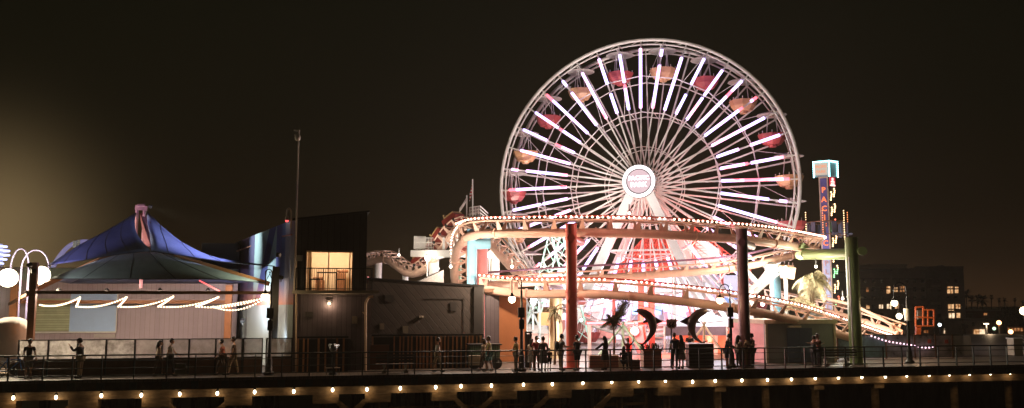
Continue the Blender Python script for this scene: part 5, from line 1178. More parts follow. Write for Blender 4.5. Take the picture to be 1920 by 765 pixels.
for x0, x1, hx in ((da_.x, dm-.012, dm-.12), (dm+.012, dc.x, dm+.12)):
    q = MB(); q.bx((x0, ts-.05, .02), (x1, ts-.003, zd)); o = q.build('door', mat('door_blue', (.05, .075, .12), .5, 0, .08, 1), sd); q = MB(); q.ball((hx, ts-.09, 1.05), .035, 8, 6); q.build('handle', M_steel, o)
q = MB(); x = Pt(1477, 612, ts).x; x2 = Pt(1500, 612, ts).x; q.bx((x, ts-.16, zd+.03), (x2, ts-.003, zd+.14)); q.build('door_lamp', mat('lamp_cream', (.6, .55, .42), .5), sd)
q = MB(); g0 = P(1515, 601, 58); q.prism([P(1512, 604, 58), P(1562, 604, 58), P(1537, 583, 58)], FW*2); tag(q.build('small_gable_hut', mat('hut_dark', (.06, .065, .06), .7)), 'dark little gabled hut roof behind the shed', 'hut')
# pink lamp lighting the shed side comes from the rides
# ================================================================ MURAL FENCE
mf = thing('mural_fence', 'glazed fence with painted panels between the shed and the beach', 'fence', Gt(1690, 6.5))
tf = 6.5; xs = [1571, 1600, 1662, 1716, 1755, 1787, 1809]
cols = [(.22, .32, .38), (.12, .20, .24), (.24, .24, .28), (.30, .27, .28), (.33, .28, .30), (.36, .35, .35)]
for k in range(6):
    a, c = Gt(xs[k], tf), Gt(xs[k+1], tf); z = Pt(xs[k], 628, tf).z
    q = MB(); q.bx((a.x+.04, tf, .1), (c.x-.04, tf+.03, z-.03)); q.build('panel', mat('fence_paint_%d' % k, cols[k], .3, 0, .7, 1.1, spec=.7, dirt=.3), mf)
    q = MB(); q.bx((a.x-.05, tf-.03, 0), (a.x+.05, tf+.07, z+.03)); q.build('post', mat('fence_post', (.16, .08, .05), .6), mf)
    q = MB(); q.bx((a.x+.05, tf-.02, z-.03), (c.x-.05, tf+.05, z+.02)); q.build('rail', M_black, mf)
    if k in (2, 3, 4):
        q = MB(); zz = z-.45; q.bx((c.x-.55, tf-.02, zz-.1), (c.x-.3, tf-.003, zz+.15)); q.build('emblem', mat('red_patch', (.45, .08, .06), .5), mf)
q = MB(); a = Pt(1634, 630, tf-.3)
pts = crom([Pt(1634, 630, tf-.3), Pt(1665, 640, tf-.3), Pt(1702, 646, tf-.3), Pt(1735, 652, tf-.3), Pt(1750, 650, tf-.3)], 8)
sl_ = thing('string_light', 'drooping string of pink violet bulbs in front of the mural fence', 'string lights', pts[0]); q.tube(pts, .015, 5); q.build('cable', M_black, sl_)
f0 = None; M_vb = emit('violet_bulb', (1, .62, .75), 2.6)
for p in resample(pts, .26):
    if f0 is None: qq = MB(); qq.ball(p, .055, 8, 6); f0 = (qq.build('bulb', M_vb, sl_, True), p)
    else: o = f0[0].copy(); COL.objects.link(o); o.parent = sl_; o.location = p-f0[1]
# ================================================================ ORANGE LIFT
ol = thing('boom_lift', 'orange boom lift basket raised beside the white drum lamp', 'boom lift', G(1712, 62)); M_or = mat('lift_orange', (.62, .13, .03), .45, 0, .1, 2)
d = 60
def fr_(x0, y0, x1, y1, w=.09, dd=0): return (P(x0, y0, d+dd), P(x1, y1, d+dd))
q = MB()
for dd in (0, 1.0):
    for s in ((1717, 576, 1717, 612), (1751, 581, 1751, 611), (1717, 576, 1731, 575), (1731, 581, 1751, 581), (1717, 611, 1751, 611), (1731, 575, 1731, 611), (1740, 581, 1740, 611), (1717, 594, 1751, 596)): q.bar(*fr_(*s, dd=dd), .09)
for x, y in ((1717, 576), (1751, 581), (1717, 611), (1751, 611)): q.bar(P(x, y, d), P(x, y, d+1), .09)
q.build('basket', M_or, ol)
q = MB(); q.box(P(1724, 590, d+.3), (.45, .3, .6)); q.build('control_box', mat('grey_box', (0, 0, 0)), ol)
q = MB(); q.bar(P(1722, 612, d+.5), G(1718, d+1.5), .3, .35); q.build('boom', M_or, ol)
q = MB(); g = G(1718, d+1.5); q.box(g+UP*.5, (2.2, 1.4, .8)); 
for i in (-.8, .8):
    for j in (-.7, .7): q.lathe(g+Vector((i, j, .35)), [(.35, -.12), (.35, .12)], 12, ax=((1, 0, 0), (0, 0, 1), (0, 1, 0)))
q.build('chassis', M_steel, ol)
light('POINT', P(1708, 600, 57), 120, (1, .62, .35), ol, .2)
# ================================================================ BENCHES, BINOCULAR, SMALL THINGS
def bench(px, t, w, lab, mleg):
    b_ = thing('park_bench', lab, 'bench', Gt(px, t), 'benches behind the railing'); x = Gt(px, t).x
    q = MB()
    for k in range(3): q.bx((x-w/2, t+.05+k*.15, .42), (x+w/2, t+.17+k*.15, .46))
    q.build('seat', M_woodd, b_); q = MB()
    for k in range(3): q.bx((x-w/2, t+.02, .55+k*.14), (x+w/2, t+.06, .65+k*.14))
    q.build('backrest', M_woodd, b_)
    for s in (-1, 1):
        q = MB(); xx = x+s*w*.28; q.prism([(xx-.12, t+.08, 0), (xx+.12, t+.08, 0), (xx+.1, t+.08, .10), (xx+.02, t+.08, .2), (xx+.08, t+.08, .41), (xx-.08, t+.08, .41), (xx-.02, t+.08, .2), (xx-.1, t+.08, .10)], (0, .35, 0)); q.build('leg', mleg, b_)
M_leg = mat('bench_leg_white', (.60, .56, .48), .6, 0, .25, 8)
bench(741, .9, 1.9, 'dark bench with pale legs below the slatted fence', M_leg); bench(1573, 1.0, 2.3, 'dark bench with pale legs right of the hugging couple', M_leg)
vb = thing('coin_binocular', 'coin operated binocular viewer on a stand below the balcony building', 'viewer', Gt(624, .7)); x = Gt(624, .7).x
q = MB(); q.lathe((x, .7, 0), [(.22, 0), (.2, .08), (.07, .15), (.06, 1.0), (.09, 1.05)], 12); q.build('stand', M_steel, vb, True)
q = MB(); q.ball((x, .7, 1.30), .2, 12, 8, (1, .8, 1)); q.tube([(x-.18, .55, 1.42), (x+.1, .9, 1.38)], .09, 10); q.tube([(x-.02, .5, 1.42), (x+.2, .85, 1.38)], .09, 10); q.build('viewer_head', mat('viewer_silver', (.35, .36, .35), .35, .6), vb, True)
q = MB(); q.bx((x-.35, .55, .30), (x+.35, .85, .34)); q.bar((x-.3, .6, 0), (x-.3, .6, .3), .04); q.bar((x+.3, .6, 0), (x+.3, .6, .3), .04); q.build('step', mat('step_tan', (.3, .22, .15), .6), vb)
bx_ = thing('white_crate_stack', 'pale low crate and fence by the green shutter cart', 'crate', Gt(895, 2.2)); x = Gt(890, 2.2).x
q = MB(); q.bx((x-.3, 2.1, .25), (x+.35, 2.5, .75)); q.build('crate', mat('crate_tan', (.28, .24, .18), .7), bx_)
gc = thing('green_cart', 'green slatted vendor cart beside the orange wall fence', 'cart', Gt(905, 3.0)); x = Gt(905, 3).x; q = MB()
q.bx((x-.7, 2.8, .4), (x+.9, 3.6, 1.25)); q.build('body', wave_mat('green_slats', (.06, .12, .08), (.015, .03, .02), 'X', 8, .5, .4, thin=.3), gc)
for i in (-.5, .7): q = MB(); q.lathe((x+i, 2.75, .3), [(.3, 0), (.3, .08)], 14, ax=((1, 0, 0), (0, 0, 1), (0, -1, 0))); q.build('wheel', M_black, gc)
q = MB(); q.bx((x-.8, 2.7, 1.25), (x+1.0, 3.7, 1.32)); q.build('top', M_black, gc)
cl = slat_fence(985, 998, 3.4, 1.9, 'short dark post fence right of the orange wall', 11, .2, M_black)
sgx = Gt(690, 5.2) ; q = MB(); q.bx((sgx.x, 3.4, .02), (sgx.x+1.0, 3.5, 1.3)); tag(q.build('low_gate', mat('gate_brown', (.10, .04, .025), .7)), 'low brown gate panel left of the slatted hall fence', 'gate')
# left edge clutter: white umbrella cover, blue bike rack, spiral light ride
wt = thing('covered_cart', 'white draped cart at the left edge of the deck', 'cart', Gt(12, 4)); x = Gt(12, 4).x; q = MB()
rows = []
for i in range(9):
    z = [0, .5, 1.0, 1.5, 1.8, 2.1, 2.3, 2.42, 2.45][i]+.35; w_ = [.95, 1.0, .98, .95, .9, .8, .6, .35, .02][i]
    rows.append([Vector((x+w_*math.cos(2*math.pi*j/20)*(1+.06*math.sin(j*2.3+i)), 4.3+w_*.8*math.sin(2*math.pi*j/20), z)) for j in range(21)])
q.grid(rows); q.build('cover', mat('white_drape', (.62, .58, .55), .7, 0, .08, 3, .2), wt, True)
for i in (-.5, .5): q = MB(); q.lathe((x+i, 3.6, .3), [(.3, 0), (.3, .08)], 14, ax=((1, 0, 0), (0, 0, 1), (0, -1, 0))); q.build('wheel', M_black, wt)
bk = thing('bicycle', 'blue bicycle leaning behind the railing at the far left', 'bicycle', Gt(18, 1.6)); x = Gt(18, 1.6).x; M_bb = mat('bike_blue', (.05, .18, .55), .4)
for i in (-.5, .5): q = MB(); q.tube([(x+i+.33*math.cos(a), 1.6, .35+.33*math.sin(a)) for a in [2*math.pi*k/20 for k in range(20)]], .025, 6, closed=True); q.build('wheel', M_black, bk)
q = MB(); 
for a, c in (((-.5, .35), (-.12, .85)), ((-.12, .85), (.38, .85)), ((.38, .9), (.5, .35)), ((-.1, .3), (.38, .8)), ((-.1, .3), (-.15, .95)), ((-.5, .35), (-.1, .3)), ((.36, .85), (.30, 1.05))): q.bar((x+a[0], 1.6, a[1]), (x+c[0], 1.6, c[1]), .04)
q.build('frame', M_bb, bk); q = MB(); q.bar((x+.2, 1.6, 1.05), (x+.4, 1.6, 1.08), .04); q.bar((x-.28, 1.6, .96), (x-.02, 1.6, .96), .12, .05); q.build('saddle', M_black, bk)
sp_ = thing('spiral_light_tower', 'round tower wrapped in blue light bands at the far left edge', 'light tower', G(-8, 60)); cpt = P(-12, 490, 60); q = MB(); q.tube([G(-12, 60), Vector((cpt.x, cpt.y, P(-12, 458, 60).z))], .5, 12); q.build('core', M_white, sp_)
for k in range(6):
    z = P(-12, 462+k*8, 60).z; rad = .72+.2*math.sin(k*1.0); q = MB(); q.tube([Vector((cpt.x+rad*math.cos(a), cpt.y+rad*math.sin(a), z)) for a in [2*math.pi*j/24 for j in range(24)]], .07, 6, closed=True); q.build('light_band', emit('blue_band', (.45, .5, 1), 2.6), sp_)
ga = thing('arch_ride', 'lilac curved arm rising behind the left side of the canopy', 'ride', G(120, 56)); q = MB(); q.tube(crom([P(96, 512, 56), P(104, 492, 56), P(122, 468, 56), P(140, 456, 56), P(162, 453, 56), P(175, 458, 56)], 6), [.14]*31, 10); q.build('arm', emit('lilac_glow', (.48, .42, .85), .34), ga, True)
q = MB(); q.box(P(141, 458, 55.9), (.2, .3, .42)); q.box(P(148, 456, 55.9), (.16, .3, .40)); q.bar(G(98, 56), P(98, 512, 56), .2); q.build('clamp', M_white, ga)
lw = thing('left_kiosk', 'pale kiosk glowing at the left edge behind the tent post', 'kiosk', G(-20, 57)); a, c = P(-60, 545, 57), P(16, 540, 57); q = MB(); q.prism([Vector((a.x, a.y, 0)), Vector((c.x, c.y, 0)), c, a], FW*3); q.build('wall', mat('kiosk_mint', (.55, .62, .52), .6), lw); q = MB(); q.prism([a-FW*.5, c-FW*.5, c-FW*.5+UP*.3, a-FW*.5+UP*.3], FW*4); q.build('roof', M_white, lw)

# ================================================================ THE TOWN BEYOND
mcity = mat('apartment_render', (.34, .29, .24), .8, 0, .2, .3); mcity2 = mat('apartment_dark', (.22, .20, .18), .8, 0, .2, .3); mdw = mat('dark_window', (.01, .01, .012), .2)
def litw(nm, c, s):
    m = emit(nm, c, s); t = m.node_tree; b = t.nodes['Principled BSDF']; tcn = N(t, 'ShaderNodeTexCoord'); n = N(t, 'ShaderNodeTexNoise'); n.inputs['Scale'].default_value = 1.1; n.inputs['Detail'].default_value = 3; t.links.new(tcn.outputs['Object'], n.inputs['Vector'])
    r = N(t, 'ShaderNodeValToRGB'); t.links.new(n.outputs['Fac'], r.inputs[0]); r.color_ramp.elements[0].position = .38; r.color_ramp.elements[1].position = .6; r.color_ramp.elements[0].color = (c[0]*.35, c[1]*.22, c[2]*.12, 1); r.color_ramp.elements[1].color = tuple(c)+(1,); t.links.new(r.outputs[0], b.inputs['Emission Color']); return m
M_lit = [litw('lit_window', (1, .58, .28), 1.1), litw('lit_window_pale', (1, .74, .48), 1.5), litw('lit_window_dim', (1, .42, .16), .5)]
DC = 215
def cb(x0, x1, y0, d, dep, m, par, nm='wall'):
    a, c = P(x0, y0, d), P(x1, y0, d); q = MB(); q.prism([Vector((a.x, a.y, -5.2)), Vector((c.x, c.y, -5.2)), c, a], FW*dep); return q.build(nm, m, par)
ap_ = thing('apartment_block', 'large dark apartment block with a penthouse and scattered lit windows', 'building', G(1715, DC, -5.2))
for (x0, x1, y0, dd, m) in ((1612, 1672, 508, 0, mcity), (1672, 1745, 503, 2, mcity), (1745, 1806, 503, -1, mcity2)): cb(x0, x1, y0, DC+dd, 14, m, ap_)
for (x0, x1, y0) in ((1612, 1672, 508), (1745, 1806, 503)): a, c = P(x0-1, y0, DC-1.5), P(x1+1, y0, DC-1.5); q = MB(); q.prism([a, c, c+UP*.5, a+UP*.5], FW*14); q.build('parapet', mcity2, ap_)
a, c = P(1634, 497, DC+3), P(1700, 497, DC+3); q = MB(); q.prism([P(1634, 510, DC+3), P(1700, 510, DC+3), c, a], FW*8); q.prism([P(1632, 497, DC+2.5), P(1702, 497, DC+2.5), P(1702, 495, DC+2.5), P(1632, 495, DC+2.5)], FW*9); q.build('penthouse', mat('apartment_pale', (.5, .42, .32), .8), ap_)
q = MB(); q.prism([P(1650, 520, DC+2.9), P(1686, 520, DC+2.9), P(1669, 528, DC+2.9)], FW*.5) ; q.build('entrance_gable', mcity, ap_)
litl = [(97, 268, 16, 28, 2), (240, 268, 24, 48, 0), (290, 262, 26, 38, 0), (335, 262, 30, 38, 2), (525, 268, 22, 30, 2), (662, 268, 38, 46, 0), (707, 268, 22, 42, 0), (100, 390, 22, 30, 0), (190, 385, 26, 32, 1), (245, 383, 28, 36, 1), (300, 383, 28, 36, 0), (668, 388, 38, 42, 0), (716, 383, 30, 34, 0), (673, 450, 38, 46, 1), (718, 442, 24, 32, 0), (497, 550, 30, 22, 2), (637, 550, 34, 30, 1), (135, 135, 26, 32, -1)]
for (x, y, w_, h_, k) in litl:
    px, py = 1600+x/3.644, 470+y/3.644; dd = DC-1.1 if px < 1672 else (DC+.9 if px < 1745 else DC-2.1)
    if k == -1: dd = DC+2.9
    hw, hh = w_/3.644/2, h_/3.644/2; q = MB(); q.prism([P(px-hw, py+hh, dd+1), P(px+hw, py+hh, dd+1), P(px+hw, py-hh, dd+1), P(px-hw, py-hh, dd+1)], FW*.1); wn = q.build('window', M_lit[k] if k >= 0 else mdw, ap_)
    if w_ > 25: q = MB(); q.bar(P(px, py+hh, dd+.95), P(px, py-hh, dd+.95), .12); q.build('frame', mdw, wn)
for r_ in range(5):
    for c_ in range(12):
        px, py = 1622+c_*15.5, 520+r_*16.5+6
        if any(abs(px-(1600+l[0]/3.644)) < 9 and abs(py-(470+l[1]/3.644)) < 10 for l in litl): continue
        dd = DC-.1 if px < 1672 else (DC+1.9 if px < 1745 else DC-1.1)
        if abs(px-1672) < 5 or abs(px-1745) < 5: continue
        q = MB(); q.prism([P(px-3, py+4, dd), P(px+3, py+4, dd), P(px+3, py-4, dd), P(px-3, py-4, dd)], FW*.08); q.build('window', mdw, ap_)
for r_ in range(1, 7):
    for (x0, x1, dd) in ((1612, 1671, 0), (1673, 1744, 2), (1746, 1806, -1)):
        z = -5.2+r_*(P(1700, 505, DC).z+5.2)/7; a, c = P(x0, 600, DC+dd-.25), P(x1, 600, DC+dd-.25); q = MB(); q.prism([Vector((a.x, a.y, z)), Vector((c.x, c.y, z)), Vector((c.x, c.y, z+.3)), Vector((a.x, a.y, z+.3))], FW*.3); q.build('floor_band', mcity2, ap_)
for (px, py, dd) in ((1681, 530, 2), (1712, 546, 2), (1733, 562, 2), (1757, 530, -1), (1757, 562, -1), (1772, 590, -1), (1640, 546, 0)):
    q = MB(); q.prism([P(px-7, py+9, DC+dd-1.4), P(px+7, py+9, DC+dd-1.4), P(px+7, py+4, DC+dd-1.4), P(px-7, py+4, DC+dd-1.4)], FW*1.3); q.build('balcony', mcity, ap_)
for (px, w_, h_) in ((1690, 8, 5), (1722, 12, 4), (1764, 6, 6), (1790, 10, 3)):
    y0 = 503; q = MB(); q.prism([P(px, y0, DC+6), P(px+w_, y0, DC+6), P(px+w_, y0-h_, DC+6), P(px, y0-h_, DC+6)], FW*2); q.build('roof_unit', mcity2, ap_)
def block(x0, x1, y0, d, lab, wins, m=mcity):
    t = thing('town_building', lab, 'building', G((x0+x1)/2, d, -5.2), 'buildings of the town beyond'); cb(x0, x1, y0, d, 12, m, t); cb(x0-1, x1+1, y0+0, d-.6, 13, m, t, 'cornice') if False else None
    a, c = P(x0-1, y0, d-.6), P(x1+1, y0, d-.6); q = MB(); q.prism([a, c, c+UP*.4, a+UP*.4], FW*13); q.build('roof', mcity2, t)
    for (px, py, w_, h_, k) in wins: q = MB(); q.prism([P(px-w_/2, py+h_/2, d-.2), P(px+w_/2, py+h_/2, d-.2), P(px+w_/2, py-h_/2, d-.2), P(px-w_/2, py-h_/2, d-.2)], FW*.1); q.build('window', M_lit[k] if k >= 0 else mdw, t)
block(1806, 1872, 601, 205, 'low town building right of the apartment block with two bright windows', [(1831, 624, 9, 12, 0), (1842, 624, 10, 13, 1), (1821, 635, 8, 7, 2), (1812, 612, 5, 7, -1), (1826, 608, 5, 7, -1), (1860, 612, 5, 7, -1), (1856, 635, 5, 7, -1), (1842, 608, 5, 6, -1)])
block(1808, 1880, 583, 230, 'red tinted town building with a roof light behind', [(1848, 589, 6, 4, 0), (1815, 592, 16, 8, -1), (1868, 592, 8, 6, -1)], mat('town_red', (.07, .02, .012), .8))
block(1872, 1935, 612, 240, 'far right town building with rows of amber windows', [(1880+6*i, 618+13*j, 3.5, 6, 0 if (i*3+j) % 3 else 2) for i in range(8) for j in range(3)])
block(1560, 1612, 560, 235, 'dark town building hidden behind the green column', [(1600, 575, 5, 6, 2)], mcity2)
# street lights of the town
for i, (px, py, k, lab) in enumerate(((1920, 583, 0, 'large glowing globe lamp cut by the right edge'), (1762, 609, 1, 'cool white street light below the apartment block'), (1873, 605, 2, 'orange street light on a pole right of the low town building'), (1895, 622, 2, 'orange street light near the far right'), (1864, 616, 3, 'faint green town light'), (1834, 645, 0, 'amber lamp between the low buildings and the railing'), (1898, 643, 0, 'amber lamp low at the far right'), (1836, 634, 4, 'small blue light below the two bright windows'), (1901, 632, 4, 'small blue light at the far right'), (1840, 661, 0, 'low amber parking lamp left of its pair'), (1857, 660, 0, 'low amber parking lamp right of its pair'))):
    d = 150 if i else 120; c = P(px, py, d); m = [emit('town_amber', (1, .72, .42), 8), emit('town_cool', (.75, .9, 1), 5), emit('town_orange', (1, .45, .18), 7), emit('town_green', (.6, .9, .6), 2), emit('town_blue', (.2, .35, 1), 4)][k]
    t = thing('town_light', lab, 'street light', (c.x, c.y, -5.2), 'street lights of the town'); q = MB(); q.ball(c, .55 if i == 0 else .28+.1*(k in (0, 2)), 10, 8); q.build('globe', m, t, True)
    q = MB(); q.tube([(c.x+.2, c.y+.3, -5.2), (c.x+.2, c.y+.3, c.z+.1), c+UP*.3], .12, 6); q.build('pole', M_steel if k != 2 else mat('pole_tan', (.3, .22, .15), .6), t)
# skyline trees and palms
rr_ = random.Random(4); M_fol = mat('night_foliage', (.02, .025, .012), .8)
for i, (px, yt, d, w_) in enumerate([(1812, 552, 250, 9), (1833, 560, 255, 7), (1843, 562, 240, 9), (1859, 557, 260, 4), (1873, 562, 258, 4), (1884, 562, 262, 4), (1903, 562, 256, 4), (1918, 566, 250, 4), (1822, 561, 252, 6)]):
    t = thing('palm_tree', 'distant dark palm on the skyline, %s' % ['right against the apartment block', 'third from the apartment block', 'short and bushy in the middle', 'tallest and thin in the middle', 'thin, right of the tallest', 'thin, above the orange street light', 'thin, second from the right edge', 'low at the right edge', 'second from the apartment block'][i], 'palm', G(px, d, -5.2), 'distant palms on the skyline')
    c = P(px, yt, d); g = G(px, d, -5.2); q = MB(); q.tube([g, c], .14, 6); q.build('trunk', M_fol, t)
    q = MB()
    for k in range(60): a = rr_.uniform(0, 6.28); el = rr_.uniform(-.7, 1.1); L = 2.1*w_/F*d*rr_.uniform(.5, 1); e_ = c+Vector((math.cos(a)*math.cos(el), math.sin(a)*math.cos(el), math.sin(el)))*L-UP*L*.2; s_ = Vector((math.sin(a), -math.cos(a), 0))*L*.12; q.add([c, c.lerp(e_, .6)+s_, e_, c.lerp(e_, .6)-s_], [(0, 1, 2, 3)])
    q.build('crown', M_fol, t)
for i, (px, yt, d, rx) in enumerate([(1885, 592, 190, 24), (1858, 604, 195, 14), (1925, 600, 200, 16), (1808, 612, 196, 8)]):
    t = thing('broadleaf_tree', 'dark round tree in the town, %s' % ['largest, left of the globe at the right edge', 'above the low town building', 'at the right edge', 'between apartment block and low building'][i], 'tree', G(px, d, -5.2), 'dark town trees'); c = P(px, yt, d); g = G(px, d, -5.2); q = MB(); q.tube([g, c], .35, 6)
    for k in range(5): a = rr_.uniform(0, 6.28); q.tube([g.lerp(c, .6), c+Vector((math.cos(a), math.sin(a), .4))*rx/F*d*.6], [.18, .05], 5)
    q.build('trunk', M_pt, t)
    R_ = rx/F*d; q = MB(); cl_ = [Vector((rr_.gauss(0, .45), rr_.gauss(0, .45), rr_.gauss(0, .35)))*R_ for _ in range(16)]
    for k in range(1500):
        o_ = cl_[k % 16]; v = Vector((rr_.gauss(0, 1), rr_.gauss(0, 1), rr_.gauss(0, 1))).normalized()*R_*rr_.uniform(.15, .38); p = c+o_+v; s_ = R_*.06
        q.add([p, p+Vector((rr_.uniform(-s_, s_), rr_.uniform(-s_, s_), s_)), p+Vector((s_, rr_.uniform(-s_, s_), rr_.uniform(-s_, s_)))], [(0, 1, 2)])
    q.build('crown', M_fol, t)
# right deck clutter
kb = thing('white_barrier', 'pale concrete barrier beside the end of the mural fence', 'barrier', Gt(1830, 9)); a, c = Gt(1800, 9), Gt(1822, 9); q = MB(); q.prism([(a.x, 9, 0), (c.x, 9, 0), (c.x, 9, 1.3), (a.x, 9, 1.3)], (0, .3, 0)); q.build('block', mat('barrier_pale', (.30, .27, .24), .7), kb)
kb = thing('white_cabinet', 'pale cabinet on the deck at the far right', 'cabinet', Gt(1910, 8)); a, c = Gt(1902, 8), Gt(1918, 8); q = MB(); q.prism([(a.x, 8, 0), (c.x, 8, 0), (c.x, 8, 1.1), (a.x, 8, 1.1)], (0, .6, 0)); q.build('body', mat('cabinet_pale', (.42, .38, .3), .7), kb); q = MB(); q.bx((a.x-.04, 7.95, 1.1), (c.x+.04, 8.65, 1.15)); q.build('lid', M_white, kb)
def car(px, d, lab, m, z0=-5.2, rz=0):
    g = G(px, d, z0); t = thing('parked_car', lab, 'car', g, 'cars parked beyond the pier'); q = MB()
    prof = [(-2.2, .35), (-2.2, .8), (-1.9, .95), (-1.2, 1.0), (-.7, 1.42), (.8, 1.45), (1.5, 1.0), (2.15, .85), (2.2, .35)]
    q.prism([g+RT*x-FW*.85+UP*z for x, z in prof], FW*1.7); q.build('body', m, t)
    q = MB(); q.prism([g+RT*x-FW*.86+UP*z for x, z in [(-1.05, 1.0), (-.65, 1.36), (.75, 1.38), (1.3, 1.0)]], FW*1.72); q.build('windows', mdw, t)
    for x in (-1.4, 1.4):
        for y in (-.8, .8): q = MB(); q.lathe(g+RT*x+FW*y+UP*.35, [(.34, -.1), (.34, .1)], 14, ax=(RT, UP, FW)); q.build('wheel', M_black, t)
car(1836, 118, 'silver car parked left below the town lights', mat('car_silver', (.30, .33, .36), .35, .3)); car(1872, 124, 'white car parked right below the town lights', mat('car_white', (.5, .5, .48), .35)); 
lp = G(1850, 110, 0); t = thing('parking_lamp', 'parking lot lamp above the parked cars', 'street light', (lp.x, lp.y, -5.2), 'street lights of the town'); q = MB(); q.tube([(lp.x, lp.y, -5.2), (lp.x, lp.y, 1)], .1, 6); q.build('pole', M_steel, t); q = MB(); q.box((lp.x, lp.y, 1.05), (.5, .3, .1)); q.build('head', emit('town_amber', (0, 0, 0), 0), t); light('POINT', (lp.x, lp.y-.5, .8), 500, (1, .7, .42), t, .3)

# ---- fittings, cables and signs on the dark buildings
def on_wall(x, y, t, w_, h_, m, nm, par, th=.06): c = Pt(x, y, t); q = MB(); q.box((c.x, t-th/2-.003, c.z), (w_, th, h_)); return q.build(nm, m, par)
mfit = mat('fitting_grey', (.05, .046, .042), .6, .2, .2, 5); mpap = mat('faded_paper', (.16, .13, .09), .8, 0, .2, 6)
for x, y, w_, h_, m, nm in ((730, 560, .5, .4, mfit, 'vent_grille'), (850, 575, .35, .5, mfit, 'meter_box'), (760, 618, .3, .4, mpap, 'poster'), (716, 612, .25, .34, mpap, 'poster')): on_wall(x, y, TS, w_, h_, m, nm, dh)
q = MB(); a = Pt(870, 560, TS); q.tube([(a.x, TS-.05, 1.85), (a.x, TS-.05, a.z), (a.x-2.2, TS-.05, a.z)], .022, 6); q.build('conduit', mfit, dh)
for x, y, w_, h_, m, nm in ((580, 590, .4, .3, mfit, 'vent_grille'), (665, 600, .28, .38, mpap, 'poster'), (640, 655, .9, 2.0, mat('door_dark', (.03, .028, .03), .5), 'side_door')): on_wall(x, y if nm != 'side_door' else 672, TD+.02, w_, h_, m, nm, db)
q = MB(); a = Pt(600, 552, TD); q.tube([(a.x, TD-.05, a.z-.1), (a.x+2.4, TD-.05, a.z-.1), (a.x+2.4, TD-.05, 1.9)], .02, 6); q.build('conduit', mfit, db)
for k, pts in enumerate(([P(1030, 576, 52), P(1095, 575, 52), P(1158, 563, 52)], [P(1160, 563, 52), P(1230, 580, 52), P(1312, 604, 52)], [P(1160, 563, 52), P(1156, 585, 52), P(1150, 600, 52)], [P(890, 418, 56), P(1000, 452, 60), P(1100, 470, 66)])):
    q = MB(); q.tube(crom(pts, 6), .015, 5); tag(q.build('overhead_cable', M_black), 'thin dark cable strung ' + ['from the left palm to the shaggy palm', 'from the shaggy palm towards the right dolphin', 'down into the shaggy palm', 'from the sky blue column to the swing tower'][k], 'cable')
# seams and guy ropes of the canopy
for a, c in ((Pt(60, 548, TF), Pt(92, 523, TF)), (Pt(510, 506, TF), Pt(497, 530, TF)), (Pt(53, 500, TF), Pt(92, 498, 4.2))): q = MB(); q.tube([a, c], .018, 6); q.build('guy_rope', M_steel, can)
# ================================================================ PEOPLE
def skin_mesh(verts, edges, radii, sub=1):
    me = bpy.data.meshes.new('sk'); me.from_pydata([tuple(v) for v in verts], edges, []); o = bpy.data.objects.new('sk', me); COL.objects.link(o)
    m = o.modifiers.new('s', 'SKIN'); m.use_smooth_shade = True; m.branch_smoothing = .4
    if not me.skin_vertices: 
        bm = bmesh.new(); bm.from_mesh(me); bm.verts.layers.skin.verify(); bm.to_mesh(me); bm.free()
    sv = me.skin_vertices[0].data
    for i, r in enumerate(radii): sv[i].radius = (r, r) if not isinstance(r, tuple) else r; sv[i].use_root = (i == 0)
    s = o.modifiers.new('u', 'SUBSURF'); s.levels = sub; s.render_levels = sub
    dg = bpy.context.evaluated_depsgraph_get(); dg.update(); r_ = bpy.data.meshes.new_from_object(o.evaluated_get(dg)); bpy.data.objects.remove(o)
    return [v.co.copy() for v in r_.vertices], [tuple(p.vertices) for p in r_.polygons]
SK = [mat('skin_light', (.48, .28, .19), .55, 0, .05, 3), mat('skin_tan', (.30, .16, .10), .55, 0, .05, 3)]
def cloth(nm, c): return mat('cloth_'+nm, c, .8, 0, .12, 8, .2)
HAIR = mat('hair_dark', (.015, .010, .008), .5); M_shoe = mat('shoe_dark', (.02, .02, .02), .6); M_shoew = mat('shoe_white', (.55, .52, .5), .6)
